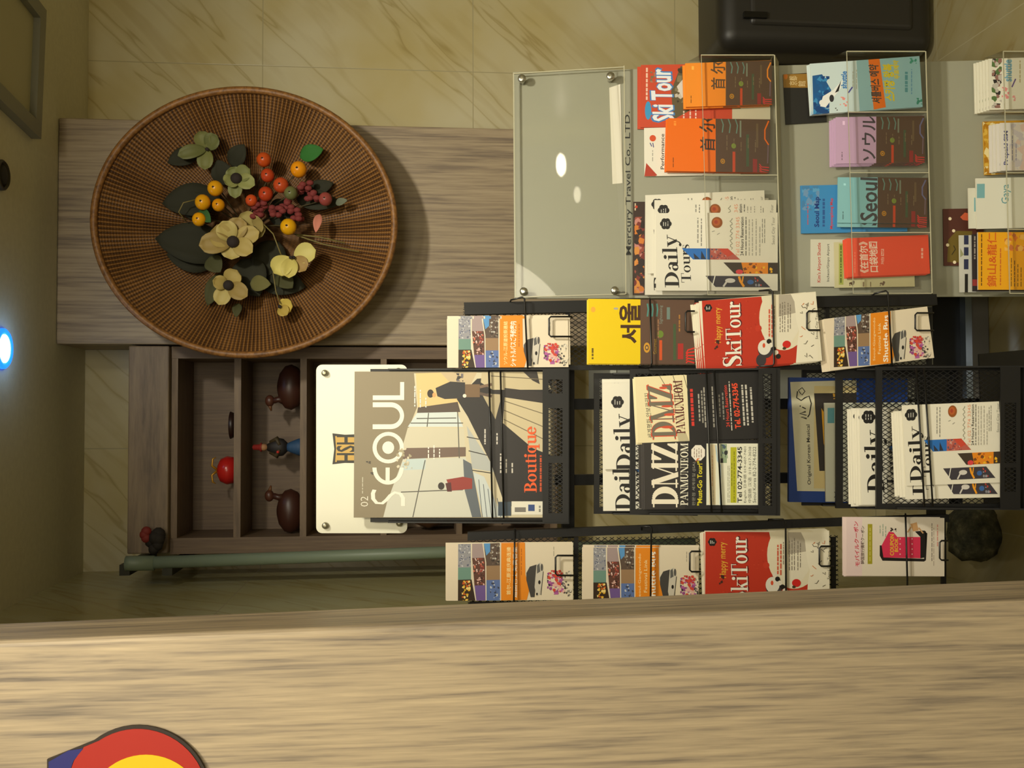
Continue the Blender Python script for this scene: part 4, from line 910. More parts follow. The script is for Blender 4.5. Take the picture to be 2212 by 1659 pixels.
sheet('gaya_leaflet', 'white leaflet showing a narrow teal edge behind the one with the teal square', 'leaflet', (2093, 492), (2310, 490), (2308, 402), GB.off(.025), .003, lambda A: A.all((222, 222, 206)).rect(2104, 425, 2112, 455, (124, 178, 186)))
def a_maroon(A):
    A.all((84, 44, 34)); A.poly([(2046, 568), (2048, 520), (2066, 500), (2100, 500), (2100, 568)], (110, 92, 34))
    for x, y in ((2052, 474), (2060, 500), (2047, 531), (2062, 568), (2092, 470)): A.ell(x, y, 3.5, 3.5, (240, 226, 190))
    A.poly([(2074, 470), (2084, 460), (2096, 462), (2096, 478), (2080, 476)], (206, 96, 60)); A.curve([(2056, 552), (2064, 540), (2060, 532)], 2, (50, 40, 20))
sheet('maroon_leaflet', 'maroon leaflet with white dots and a gold figure above the lowest row', 'leaflet', (2039, 576), (2126, 573), (2124, 450), GB.off(.006), .003, a_maroon, (84, 44, 34))
def a_blue(A):
    A.all((206, 206, 198))
    for y0_, y1_ in ((508, 528), (534, 552), (560, 582)): A.rect(2082, y0_, 2092, y1_, (44, 50, 84))
    A.rect(2084, 592, 2091, 632, K); A.poly([(2074, 536), (2082, 550), (2074, 556)], (160, 160, 120))
sheet('grey_leaflet', 'pale grey leaflet with navy blocks behind the yellow one', 'leaflet', (2073, 632), (2280, 630), (2278, 506), GB.off(.012), .002, a_blue)
sheet('black_leaflet', 'black-edged leaflet between the grey leaflet with navy blocks and the yellow one', 'leaflet', (2101, 630), (2300, 628), (2298, 504), GB.off(.022), .002, lambda A: A.all((44, 36, 40)).words(2104, 510, 560, (160, 150, 140), 3).rect(2100, 604, 2112, 618, (150, 50, 50)), (60, 56, 56))
def a_yel(A):
    A.all((240, 172, 24)); A.scatter(2170, 500, 2214, 545, [(226, 130, 50), (206, 120, 60), (244, 190, 90)], 20, 4, 9, 4); A.text('錦山&龍仁', 624, 506, 2153, 2132, (214, 92, 30), .012); A.words(2119, 510, 622, (110, 74, 20), 2.4); A.words(2160, 540, 620, (206, 110, 40), 2.6)
    for k in range(4): A.words(2184 + k * 7, 560 + k * 6, 622, (120, 84, 24), 1.8)
sheet('yellow_leaflet', 'yellow leaflet with large orange characters in the lowest row of the glass stand', 'leaflet', (2113, 631), (2328, 626), (2327, 501), GB.off(.030), .004, a_yel)

# ------------------------------------------------------------------ right wing of the rack
w0, w1 = WR.off(.012), WR.off(.017)
t = sheet('shuttle_leaflet', 'photo-strip shuttle leaflet with two orange-band text columns, topmost on the right wing', 'leaflet', (966, 793), (1228, 793), (1227, 688), w1, .0007, shuttle(966, 688, 1228, 795, JP_L))
copies(t, [(.004, -.003, .0015, 0), (.006, -.001, .003, .4)], 'shuttle leaflet copies peeking out behind the topmost one on the right wing', 'upper right-wing shuttle leaflets')
YEL = (232, 200, 10)
def a_seoul(A):
    A.all(YEL); A.rect(1383, 640, 1530, 800, (96, 72, 58)); A.ell(1281, 669, 5, 6, (240, 170, 60)); A.words(1278, 752, 776, (110, 90, 20), 4)
    A.text('서', 742, 702, 1383, 1340, (70, 44, 26), .03); A.text('울', 697, 656, 1383, 1337, (70, 44, 26), .03); A.ell(1330, 667, 5, 2.5, (170, 170, 160))
    for k in range(3): A.curve([(1398 + 10 * k, 656), (1400 + 10 * k, 668), (1398 + 10 * k, 684)], 3.5, (80, 136, 130))
    A.ell(1397, 751, 7, 11, (206, 150, 50)); A.ell(1397, 751, 4, 6, (96, 72, 58)); A.ell(1397, 751, 2, 3, (220, 170, 80)); A.ell(1426, 722, 7, 8, (106, 130, 50)); A.rect(1424, 735, 1430, 778, (206, 84, 40)); A.rect(1464, 742, 1476, 776, (170, 50, 44)); A.rect(1454, 700, 1460, 778, (70, 90, 60)); A.words(1420, 690, 730, (150, 110, 80), 3); A.words(1466, 680, 716, (170, 120, 60), 3); A.text('Gourmet', 765, 732, 1418, 1411, (200, 160, 60)); A.text('Sightseeing', 700, 660, 1432, 1424, (130, 140, 130)); A.rect(1440, 664, 1447, 690, (110, 130, 124))
    for k in range(5): A.curve([(1505, 752 + 8 * k), (1486, 756 + 6 * k), (1482, 764 + 5 * k)], 3, (220, 50, 40))
t = sheet('city_guide', 'bright yellow city guide with dark brown title and foot on the right wing', 'guide booklet', (1270, 785), (1500, 787), (1500, 648), w1, .002, a_seoul, (240, 226, 140))
copies(t, [(-.001, .0012, .0025, .2)], 'yellow copy behind the bright yellow guide on the right wing', 'yellow guides')
SK = WR.off(.022)
t = sheet('winter_leaflet', 'red winter leaflet with white title, front of the fanned pile on the right wing', 'leaflet', (1522, 788), (1776, 779), (1762, 630), SK, .0006, skitour(1514, 633, 1766, 786))
copies(t, [(-.001, .0035, .0012, .6), (-.0015, .006, .0024, .9), (-.002, .0085, .0036, 1.1), (-.001, .011, .0048, 1.0), (.001, .012, .0060, .8)], 'red winter leaflet copies fanned behind the front one on the right wing', 'red winter leaflets, right wing')
t = sheet('shuttle_leaflet', 'tilted shuttle leaflet with English orange band, lowest on the right wing', 'leaflet', (1792, 788), (2018, 773), (2003, 662), WR.off(.019), .0007, shuttle(1778, 668, 2012, 781, EN_L))
copies(t, [(.0, .003, .0015, .2), (.0, .0055, .003, .3), (.0, .008, .0045, .3), (0, .011, .006, .3)], 'shuttle leaflet copies fanned up behind the tilted one low on the right wing', 'lower right-wing shuttle leaflets')

# ------------------------------------------------------------------ left wing of the rack
v1 = WL.off(.015)
t = sheet('shuttle_leaflet', 'photo-strip shuttle leaflet with orange character band, topmost on the left wing', 'leaflet', (964, 1290), (1238, 1296), (1238, 1172), v1, .0007, shuttle(964, 1169, 1238, 1293, CN_L))
copies(t, [(.001, .001, .0015, .2)], 'shuttle copy behind the topmost one on the left wing', 'upper left-wing shuttle leaflets')
t = sheet('shuttle_leaflet', 'shuttle leaflet with English orange band, second down on the left wing', 'leaflet', (1257, 1306), (1509, 1306), (1509, 1182), v1, .0007, shuttle(1257, 1183, 1524, 1304, EN_L))
copies(t, [(.003, -.001, .0015, -.2)], 'shuttle copy behind the second one down on the left wing', 'middle left-wing shuttle leaflets')
t = sheet('winter_leaflet', 'red winter leaflet with white title, front of the pile on the left wing', 'leaflet', (1522, 1306), (1792, 1304), (1791, 1146), WL.off(.021), .0006, skitour(1523, 1150, 1792, 1306))
copies(t, [(.001, .0006, .0013, .9), (.002, .001, .0026, 1.3), (.003, .0015, .0039, 1.8), (.003, .002, .0052, 2.1)], 'red winter leaflet copies fanned behind the front one on the left wing', 'red winter leaflets, left wing')
def a_coupon(A):
    PK = (236, 214, 214); A.all(PK); A.rect(1862, 1108, 2042, 1250, (234, 224, 208)); A.text('モバイルクーポン', 1223, 1126, 1857, 1847, (214, 74, 96), .03, -4); A.text('韓国旅行情報クーポン', 1218, 1136, 1867, 1859, (96, 70, 66), .02); A.rect(1874, 1132, 1884, 1218, (170, 162, 40)); A.words(1878, 1140, 1212, (214, 206, 110), 2)
    A.poly([(1900, 1200), (1900, 1178), (1908, 1178), (1910, 1204), (1996, 1207), (2000, 1148), (1990, 1146), (1994, 1146), (2003, 1152), (2000, 1210), (1996, 1213), (1906, 1211)], (34, 30, 30))
    A.poly([(1904, 1178), (1920, 1148), (1930, 1150), (1938, 1160), (1990, 1160), (1990, 1206), (1908, 1204)], (226, 56, 92)); A.poly([(1976, 1148), (1998, 1146), (2000, 1204), (1988, 1206), (1988, 1160)], (34, 30, 30))
    A.text('COUPON', 1200, 1154, 1931, 1922, (238, 190, 60), .03); A.text('BOOK', 1192, 1162, 1940, 1932, (238, 190, 60), .03)
    for i in range(3):
        for j in range(4): A.ell(1944 + 13 * i, 1164 + 11 * j, 1.5, 1.5, (246, 206, 206), 8)
    A.poly([(1966, 1132), (1980, 1128), (1984, 1146), (1972, 1148)], (206, 160, 110)); A.curve([(1968, 1138), (1960, 1150)], 3, (206, 160, 110)); A.curve([(1984, 1140), (1994, 1152)], 3, (206, 160, 110)); A.scatter(1922, 1140, 1936, 1148, [(60, 50, 44)], 5, 1.5, 3, 2)
    A.words(1900, 1134, 1152, (130, 160, 140), 1.4); A.words(1906, 1132, 1158, (130, 160, 140), 1.4); A.words(1912, 1136, 1160, (130, 160, 140), 1.4)
    A.words(2012, 1130, 1212, (130, 120, 110), 1.6); A.words(2016, 1140, 1222, (190, 176, 160), 1.6); A.words(2024, 1132, 1180, (226, 150, 140), 2)
t = sheet('coupon_leaflet', 'pale pink coupon leaflet with a bright pink picture, lowest on the left wing', 'leaflet', (1828, 1243), (2040, 1245), (2040, 1119), WL.off(.018), .0006, a_coupon)
copies(t, [(0, .001, .0013, .3), (-.0005, .003, .0026, .4), (.001, .0045, .0039, .4)], 'pale pink copies behind the coupon leaflet on the left wing', 'pink coupon leaflets')

# ------------------------------------------------------------------ central pockets
def a_mag(A):
    TA = (134, 122, 96); A.all(TA)
    # cover picture: glazed gallery with long shadows
    A.poly([(893, 806), (1192, 803), (1192, 1117), (828, 1117), (836, 1085), (880, 1000), (880, 930), (900, 880)], (206, 196, 166))
    A.poly([(897, 806), (966, 804), (1000, 850), (996, 872), (902, 880)], (220, 190, 130)); A.poly([(950, 804), (1030, 804), (1002, 858)], (196, 176, 140))
    A.poly([(902, 880), (988, 868), (994, 890), (900, 892)], (80, 66, 56))
    A.poly([(900, 892), (986, 890), (1000, 922), (880, 922)], (206, 216, 214)); A.poly([(880, 924), (1002, 926), (1004, 966), (868, 968)], (204, 198, 174)); A.poly([(868, 968), (1006, 966), (1006, 986), (870, 992)], (112, 92, 80)); A.poly([(870, 992), (1006, 988), (1036, 1117), (828, 1117), (836, 1085)], (204, 204, 190)); A.poly([(872, 992), (920, 990), (918, 1014), (864, 1016)], (190, 206, 206))
    for p in ([(925, 892), (922, 922)], [(899, 904), (985, 903)], [(886, 914), (1000, 914)], [(918, 994), (904, 1060), (892, 1117)], [(866, 1063), (1000, 1058)], [(988, 890), (992, 990)]): A.curve(p, 2.2, (90, 88, 80))
    A.poly([(986, 862), (1030, 818), (1192, 803), (1192, 1117), (1090, 1090), (1060, 1000), (1010, 900)], (34, 30, 30))
    A.poly([(1040, 804), (1174, 804), (1192, 842), (1064, 842), (1038, 826)], (196, 182, 146)); A.poly([(1090, 858), (1192, 874), (1192, 985), (1150, 968), (1086, 914)], (200, 186, 150)); A.poly([(1040, 850), (1084, 852), (1070, 906)], (178, 164, 130))
    A.poly([(1130, 803), (1160, 803), (1166, 830), (1150, 822)], (50, 44, 40)); A.poly([(1090, 838), (1192, 850), (1192, 874), (1088, 858)], (44, 38, 36))
    for p in ([(1088, 866), (1192, 900)], [(1088, 886), (1192, 930)], [(1088, 906), (1192, 958)], [(1060, 812), (1180, 820)]): A.curve(p, 1.8, (110, 98, 76))
    A.poly([(1000, 992), (1018, 1002), (1040, 1117), (1020, 1117), (1004, 1060)], (92, 100, 108)); A.poly([(1022, 1020), (1046, 1030), (1086, 1117), (1044, 1117)], (198, 206, 204)); A.poly([(1008, 920), (1060, 1000), (1066, 1020), (1020, 1012)], (176, 180, 176))
    for k in range(5): A.curve([(1034 + 10 * k, 1036 + 10 * k), (1042 + 10 * k, 1117)], 1.4, (80, 88, 100))
    for p in ([(1008, 944), (1040, 950)], [(1012, 974), (1054, 984)], [(1020, 1016), (1060, 1022)]): A.curve(p, 2, (44, 40, 40))
    # two walking people, seen small
    A.poly([(940, 838), (972, 824), (1004, 826), (1004, 860), (960, 862), (944, 856)], (40, 38, 40)); A.ell(929, 850, 7, 9, (44, 34, 28)); A.ell(937, 853, 4, 5, (214, 160, 100)); A.rect(1004, 830, 1036, 858, (116, 90, 62)); A.ell(1003, 855, 4, 4, (226, 220, 206)); A.curve([(1036, 836), (1062, 830)], 6, (120, 96, 76)); A.curve([(1036, 850), (1062, 856)], 6, (90, 72, 60)); A.scatter(985, 806, 1000, 824, [(50, 46, 46), (110, 104, 110)], 10, 2, 5, 2)
    A.poly([(964, 1036), (1000, 1030), (1020, 1034), (1020, 1056), (974, 1060)], (146, 50, 42)); A.ell(953, 1050, 7, 8, (44, 36, 32)); A.poly([(962, 1044), (974, 1042), (976, 1062), (966, 1062)], (80, 30, 30))
    # big title
    for ch, yl, yr in (('S', 1095, 1056), ('E', 1049, 1008), ('O', 1001, 933), ('U', 927, 869), ('L', 864, 825)): A.glyph(SEOUL[ch], yl, yr, 872, 804, (238, 234, 220))
    A.scatter(856, 968, 890, 1012, [(196, 186, 160), (170, 160, 130), (214, 206, 180)], 26, 2, 5, 9); A.scatter(790, 996, 800, 1002, [(70, 64, 54)], 3, 2, 4, 2); A.scatter(800, 1020, 806, 1026, [(70, 64, 54)], 3, 2, 4, 2)
    A.text('02', 1094, 1072, 795, 779, (232, 228, 212), -.01); A.words(782, 1030, 1066, (196, 190, 170), 2)
    for x, a, b in ((894, 832, 878), (906, 842, 880), (918, 858, 880), (924, 966, 990), (936, 962, 992), (948, 970, 988)): A.words(x, a, b, (240, 236, 226), 2.4)
    for x, a, b in ((1046, 926, 960), (1058, 926, 960), (1072, 936, 960), (1080, 980, 1022), (1092, 992, 1022), (1105, 998, 1022)): A.words(x, a, b, (206, 200, 190), 3)
    A.serif('Boutique', 1064, 922, 1159, 1133, (232, 92, 36), -2, .02); A.words(1166, 984, 1062, (200, 80, 40), 4)
    A.rect(1076, 1084, 1104, 1114, (56, 70, 84)); A.rect(1105, 1083, 1176, 1112, (226, 222, 206)); A.words(1112, 1092, 1106, (120, 116, 110), 24); A.rect(1141, 1090, 1155, 1104, (50, 74, 130)); A.words(1164, 1090, 1106, (140, 140, 130), 4)
sheet('city_magazine', 'large magazine with a taupe cover, wide white title and orange word, in the top pocket', 'magazine', (764, 1118), (1198, 1119), (1198, 803), R1.off(.002), .006, a_mag, (196, 184, 150))
b0 = R2B.off(.004)
t = sheet('tour_leaflet', 'white tour leaflet on the right in the back pocket behind the black leaflets', 'leaflet', (1304, 1012), (1484, 1012), (1481, 826), R2B.off(.012), .002, daily(1310, 840, 1606, 1024))
t = sheet('tour_leaflet', 'white tour leaflet on the left in the back pocket behind the black leaflets', 'leaflet', (1303, 1103), (1483, 1103), (1481, 915), R2B.off(.007), .002, daily(1308, 930, 1604, 1110))
sheet('tour_leaflet', 'white tour leaflet hardly showing at the right edge of the back pocket', 'leaflet', (1302, 1000), (1482, 1000), (1480, 818), R2B.off(.003), .002, daily(1308, 812, 1604, 1000))
def a_dmz_red(A):
    CRM = (230, 218, 176); A.all((26, 24, 24)); A.poly([(1360, 960), (1360, 790), (1482, 790), (1490, 960)], CRM)
    for p in ([(1424, 801), (1436, 826)], [(1453, 801), (1470, 860)], [(1476, 801), (1486, 840)]): A.curve(p, 1.4, (90, 84, 70))
    A.poly([(1462, 930), (1480, 926), (1489, 950), (1466, 950)], (190, 180, 146)); A.text('세계평화 안보관광지', 940, 843, 1410, 1399, (96, 92, 76), .01, -8)
    A.serif('DMZ', 942, 824, 1460, 1410, (206, 66, 36), -12, .065); A.serif('DMZ', 940, 826, 1459, 1411, (112, 106, 90), -12, .04)
    A.ell(1441, 917, 13, 3, (206, 80, 50)); A.ell(1446, 890, 12, 3, (206, 80, 50)); A.ell(1440, 872, 12, 2.5, (206, 80, 50)); A.ell(1432, 832, 9, 3, (206, 80, 50))
    A.serif('PANMUNJEOM', 932, 817, 1480, 1462, (90, 28, 26), -8, .05)
    A.words(1494, 836, 916, (206, 50, 40), 6, 1, -5)
    for x, a, b, c in ((1510, 846, 906, (170, 166, 156)), (1517, 840, 910, (150, 146, 136)), (1523, 832, 920, (160, 156, 146)), (1541, 832, 920, (150, 146, 136)), (1554, 850, 898, (130, 126, 118)), (1562, 846, 904, (130, 126, 118))): A.words(x, a, b, c, 3, 2, -5)
    A.text('24 Hours Reservation', 920, 830, 1577, 1569, (206, 60, 44), .01, -7); A.words(1580, 822, 928, (206, 200, 186), 2, 2, -6)
    A.text('Tel. 02-774-3345', 924, 826, 1601, 1588, (228, 74, 40), .03, -8)
    for x, a, b in ((1606, 830, 918), (1614, 830, 918), (1624, 836, 912)): A.words(x, a, b, (190, 186, 176), 4, 3, -6)
t = sheet('black_tour_leaflet', 'black and cream leaflet with grey red-edged capitals, right in the front pocket', 'leaflet', (1378, 950), (1655, 946), (1648, 803), R2F.off(.003), .0015, a_dmz_red)
copies(t, [(.001, .0015, .002, .3), (-.001, .003, .004, .4)], 'cream-topped copies behind the leaflet with red-edged capitals', 'black and cream leaflets')
def a_dmz_wh(A):
    A.all((44, 40, 38)); A.rect(1480, 945, 1660, 1105, (26, 24, 26)); A.serif('DMZ', 1094, 957, 1463, 1411, (234, 226, 206), -2, .06); A.serif('PANMUNJEOM', 1092, 957, 1486, 1470, (226, 222, 204), 0, .02)
    A.text('판문점 세계유일 (JSA)', 1092, 998, 1503, 1495, (150, 148, 136), .0); A.text('"Must-Go Tour!"', 1092, 996, 1517, 1506, (220, 206, 30), .02)
    A.poly([(1508 + 16 * math.cos(R(22.5 + 45 * k)), 978 + 18 * math.sin(R(22.5 + 45 * k))) for k in range(8)], (232, 226, 214))
    for k in range(4): A.words(1499 + 5 * k, 968, 988, (140, 120, 110), 1.6)
    A.poly([(1512, 990), (1502, 998), (1506, 990)], (206, 110, 60)); A.rect(1526, 958, 1637, 1091, (226, 226, 206)); A.rect(1532, 960, 1546, 1090, (214, 200, 166)); A.words(1538, 984, 1050, (196, 140, 90), 1.4); A.curve([(1546, 962), (1550, 995), (1556, 1005), (1556, 1090)], 3, (176, 196, 206))
    A.words(1540, 1056, 1084, (190, 180, 150), 2); A.rect(1556, 959, 1570, 1000, (140, 160, 130)); A.scatter(1557, 960, 1572, 990, [(90, 110, 90), (70, 90, 110), (150, 170, 140)], 20, 2, 5, 6); A.ell(1568, 978, 4, 5, (40, 46, 50)); A.rect(1556, 990, 1562, 1000, K)
    for x in (1572, 1575): A.words(x, 1006, 1086, (150, 150, 130), 1.2)
    A.rect(1578, 966, 1591, 1086, (178, 178, 30)); A.words(1580, 1000, 1050, (110, 110, 10), 1.4); A.words(1585, 972, 1084, (120, 120, 10), 1.8)
    A.text('Tel 02-774-3345', 1086, 965, 1603, 1593, (40, 40, 40), .02); A.text('English 日本語 019-607-7401', 1086, 965, 1613, 1606, (80, 80, 76), .0); A.text('中国語 汉语  019-617-3038', 1086, 965, 1623, 1616, (90, 90, 86), .0); A.text('Seoul Korea 82-2-774-8222', 1086, 965, 1633, 1626, (80, 80, 76), .0)
t = sheet('black_tour_leaflet', 'black leaflet with huge white capitals and a white contact panel, left in the front pocket', 'leaflet', (1392, 1100), (1654, 1099), (1652, 951), R2F.off(.003), .0015, a_dmz_wh, (150, 144, 140))
copies(t, [(0, .0015, .002, .3), (.0005, .003, .004, .3), (.001, .007, .006, .2)], 'grey-edged copies behind the leaflet with huge white capitals', 'black leaflets with white capitals')
# blue box folder and leaflets in the lowest pockets
def a_miso(A):
    A.all((26, 66, 148)); A.poly([(1706, 828), (1850, 822), (1850, 1064), (1722, 1064)], (224, 220, 190)); A.rect(1758, 836, 1850, 1058, (226, 208, 150)); A.poly([(1758, 852), (1850, 850), (1850, 1018), (1770, 1020)], (50, 44, 40))
    A.poly([(1774, 884), (1780, 894), (1786, 940), (1790, 1000), (1779, 960)], (236, 176, 30)); A.scatter(1784, 994, 1800, 1016, [(206, 150, 40)], 6, 2, 5, 4); A.scatter(1798, 852, 1810, 864, [(200, 150, 50)], 6, 2, 5, 4)
    A.curve([(1742, 907), (1730, 904), (1742, 900), (1727, 896), (1740, 892)], 3.6, (40, 36, 30)); A.curve([(1740, 886), (1732, 882)], 2.4, (40, 36, 30)); A.ell(1728, 880, 1.5, 1.5, (40, 36, 30)); A.curve([(1722, 848), (1720, 862), (1730, 868), (1738, 862), (1747, 858), (1752, 874), (1748, 898), (1744, 904)], 2.6, (40, 36, 30)); A.curve([(1728, 852), (1724, 846), (1732, 840), (1738, 848), (1732, 856), (1728, 852)], 2.2, (40, 36, 30))
    A.text('Original Korean Musical', 1050, 920, 1754, 1744, (60, 58, 50), .015, -3)
sheet('musical_folder', 'deep blue folder with a cream title panel in the back of the lowest central pocket', 'folder', (1704, 1088), (1960, 1088), (1960, 818), R3B.off(.012), .010, a_miso, (22, 56, 130))
def a_gaya2(A):
    A.all((224, 226, 208)); A.rect(1787, 880, 1802, 913, (104, 170, 184)); A.curve([(1802, 1074), (1808, 1066), (1802, 1062)], 1.4, (70, 68, 60)); A.words(1806, 1030, 1056, (130, 128, 116), 1.6)
sheet('gaya_leaflet', 'white leaflet with a teal square in front of the deep blue folder', 'leaflet', (1784, 1083), (1980, 1083), (1976, 869), R3B.off(.020), .004, a_gaya2)
t = sheet('tour_leaflet', 'white tour leaflet at the front of the middle lower pocket', 'leaflet', (1860, 1092), (2050, 1090), (2046, 882), R3M.off(.016), .002, daily(1851, 872, 2161, 1074))
copies(t, [(.000, .003, .003, .3), (-.002, .006, .006, -.2), (.002, .009, .009, .4), (-.003, .0115, .012, .2), (0, .014, .0156, .1)], 'white tour leaflet copies stacked in the middle lower pocket', 'tour leaflets, middle lower pocket')
fr = sheet('tour_leaflet', 'white tour leaflet with photo strips at the front of the lowest pocket, right copy', 'leaflet', (1957, 1040), (2168, 1042), (2158, 867), R3F.off(.0035), .0015, daily(1950, 860, 2163, 1041))
t = sheet('tour_leaflet', 'white tour leaflet peeking out left behind the front one in the lowest pocket', 'leaflet', (1956, 1078), (2170, 1074), (2162, 890), R3F.off(.0005), .0015, daily(1956, 888, 2168, 1077))
copies(t, [(.004, .004, .0022, .3), (.002, .007, .0044, -.2), (.007, .010, .0066, .5), (.004, .013, .0088, .1)], 'white tour leaflet copies stacked behind in the lowest pocket', 'tour leaflets, lowest pocket')

# ------------------------------------------------------------------ wicker basket on the column
BC = P(532.5, 480, 2.46)
bk = thing('wicker_basket', 'large round woven wicker tray basket hung on the wooden column', 'basket', BC)
RX, RZ = 283 / F * 2.46, 313 / F * 2.46
m, N, L, b = nodes('woven wicker'); tc = N.new('ShaderNodeTexCoord'); sp = N.new('ShaderNodeSeparateXYZ'); L.new(tc.outputs['Object'], sp.inputs[0])
at = N.new('ShaderNodeMath'); at.operation = 'ARCTAN2'; L.new(sp.outputs[2], at.inputs[0]); L.new(sp.outputs[0], at.inputs[1])
mu = N.new('ShaderNodeMath'); mu.operation = 'MULTIPLY'; mu.inputs[1].default_value = 200; L.new(at.outputs[0], mu.inputs[0])
si = N.new('ShaderNodeMath'); si.operation = 'SINE'; L.new(mu.outputs[0], si.inputs[0])
ln = N.new('ShaderNodeVectorMath'); ln.operation = 'LENGTH'; L.new(tc.outputs['Object'], ln.inputs[0])
m2 = N.new('ShaderNodeMath'); m2.operation = 'MULTIPLY'; m2.inputs[1].default_value = 1100; L.new(ln.outputs['Value'], m2.inputs[0])
s2 = N.new('ShaderNodeMath'); s2.operation = 'SINE'; L.new(m2.outputs[0], s2.inputs[0])
md = N.new('ShaderNodeMath'); md.operation = 'MULTIPLY_ADD'; md.inputs[1].default_value = .22; L.new(s2.outputs[0], md.inputs[0]); L.new(si.outputs[0], md.inputs[2])
nz = noise(N, L, tc.outputs['Object'], 26, 3); mz = N.new('ShaderNodeMath'); mz.operation = 'MULTIPLY_ADD'; mz.inputs[1].default_value = .9; L.new(nz.outputs[0], mz.inputs[0]); L.new(md.outputs[0], mz.inputs[2])
mr = N.new('ShaderNodeMapRange'); mr.inputs[1].default_value = -.9; mr.inputs[2].default_value = 1.7; L.new(mz.outputs[0], mr.inputs[0])
rp_ = ramp(N, [(0, (56, 34, 16)), (.45, (104, 68, 32)), (1, (154, 108, 54))]); L.new(mr.outputs[0], rp_.inputs[0]); L.new(rp_.outputs[0], b.inputs['Base Color']); b.inputs['Roughness'].default_value = .5
bp = N.new('ShaderNodeBump'); bp.inputs['Strength'].default_value = .6; bp.inputs['Distance'].default_value = .003; L.new(md.outputs[0], bp.inputs['Height']); L.new(bp.outputs[0], b.inputs['Normal'])
WICK = m
NA, NR = 200 * 4, 22
vs, fs = [], []
def prof(t): return .118 * (1 - t ** 2.0) - .004
for layer in (0, 1):
    base = len(vs)
    for j in range(NR + 1):
        t = max(j / NR, .004)
        for k in range(NA):
            a = 2 * math.pi * k / NA
            y = prof(t) + (.009 if layer else 0) + (0 if layer else -.0012 * math.sin(200 * a) * min(1, t * 2))
            vs.append(BC + Vector((RX * t * math.cos(a), y, RZ * t * math.sin(a))))
    for j in range(NR):
        for k in range(NA):
            q = [base + j * NA + k, base + j * NA + (k + 1) % NA, base + (j + 1) * NA + (k + 1) % NA, base + (j + 1) * NA + k]
            fs.append(q if layer else q[::-1])
mesh_obj('woven_bowl', vs, fs, WICK, bk, None, True)
rim = MB().tube([BC + Vector((RX * math.cos(a), -.004, RZ * math.sin(a))) for a in [2 * math.pi * k / 96 for k in range(97)]], .0085, 10, False)
m, N, L, b = nodes('wicker rim'); tc = N.new('ShaderNodeTexCoord'); n1 = noise(N, L, tc.outputs['Object'], 120, 3); r1 = ramp(N, [(.3, (100, 64, 30)), (.7, (164, 114, 58))]); L.new(n1.outputs[0], r1.inputs[0]); L.new(r1.outputs[0], b.inputs['Base Color']); b.inputs['Roughness'].default_value = .5
lab(rim.build('rim', m, bk, True), 'lighter bound rim')

# ------------------------------------------------------------------ artificial flowers and fruit in the basket
fl = thing('flower_arrangement', 'artificial cream flowers, dark leaves and small orange and yellow fruit inside the wicker basket', 'flowers', P(520, 520, 2.54))
rnd = random.Random(11)
def wall_y(x, y): return 2.46 + .114 * (1 - ((x - 532.5) / 313) ** 2 - ((y - 480) / 283) ** 2) - .014
def blade(bp_, tp, wpx, Yb, Yt, cup=.25, pw=.9, nu=10, nv=5, rd=.7):
    """a leaf or petal from its base to its tip, both given as photo points at a depth"""
    Yb, Yt = min(Yb, wall_y(*bp_)), min(Yt, wall_y(*tp))
    a, c = P(bp_[0], bp_[1], Yb), P(tp[0], tp[1], Yt); d = c - a; n = Vector((0, -1, 0)); s_ = d.cross(n).normalized(); n = s_.cross(d).normalized()
    W_ = wpx / F * Yb / 2; L_ = d.length; mb = MB(); vs = []
    for i in range(nu):
        u = i / (nu - 1); w_ = max(.0006, W_ * (math.sin(math.pi * u ** pw) ** rd))
        for j in range(nv):
            v = 2 * j / (nv - 1) - 1
            vs.append(a + d * u + s_ * (w_ * v) + n * (L_ * .16 * math.sin(math.pi * u) - cup * w_ * (1 - v * v)))
    fs = [[i * nv + j, i * nv + j + 1, (i + 1) * nv + j + 1, (i + 1) * nv + j] for i in range(nu - 1) for j in range(nv - 1)]
    mb.add(vs, fs); return mb
def leaf(b_, t_, w_, Yb, Yt, c, name='leaf', pw=.9, cup=.25):
    o = blade(b_, t_, w_, Yb, Yt, cup, pw).build(name, mat(c, .8), fl, True)
    so = o.modifiers.new('thickness', 'SOLIDIFY'); so.thickness = .0008; return o
DG, MG, LG = (40, 40, 22), (74, 74, 40), (112, 108, 60)
for b_, t_, w_, y, c in (((480, 430), (350, 440), 70, 2.53, DG), ((500, 540), (335, 515), 86, 2.54, DG), ((470, 560), (360, 550), 70, 2.545, DG), ((520, 560), (560, 640), 80, 2.53, DG), ((560, 600), (660, 620), 60, 2.54, DG), ((450, 470), (395, 420), 60, 2.53, DG), ((490, 400), (470, 345), 46, 2.51, DG), ((500, 360), (528, 312), 40, 2.52, DG), ((640, 430), (735, 440), 44, 2.52, DG), ((660, 420), (720, 395), 34, 2.52, DG),
    ((430, 330), (362, 352), 40, 2.52, DG), ((580, 470), (640, 450), 60, 2.54, DG), ((600, 520), (560, 600), 70, 2.545, DG), ((480, 590), (448, 660), 36, 2.52, MG), ((452, 555), (476, 588), 40, 2.50, MG), ((600, 590), (632, 622), 40, 2.50, MG), ((540, 612), (585, 614), 34, 2.50, LG), ((648, 340), (698, 322), 36, 2.48, (44, 110, 40)), ((430, 455), (455, 480), 26, 2.47, (50, 96, 44)), ((515, 655), (510, 685), 20, 2.50, MG), ((725, 440), (750, 432), 16, 2.47, (110, 116, 96))):
    leaf(b_, t_, w_, y, y - .02, c)
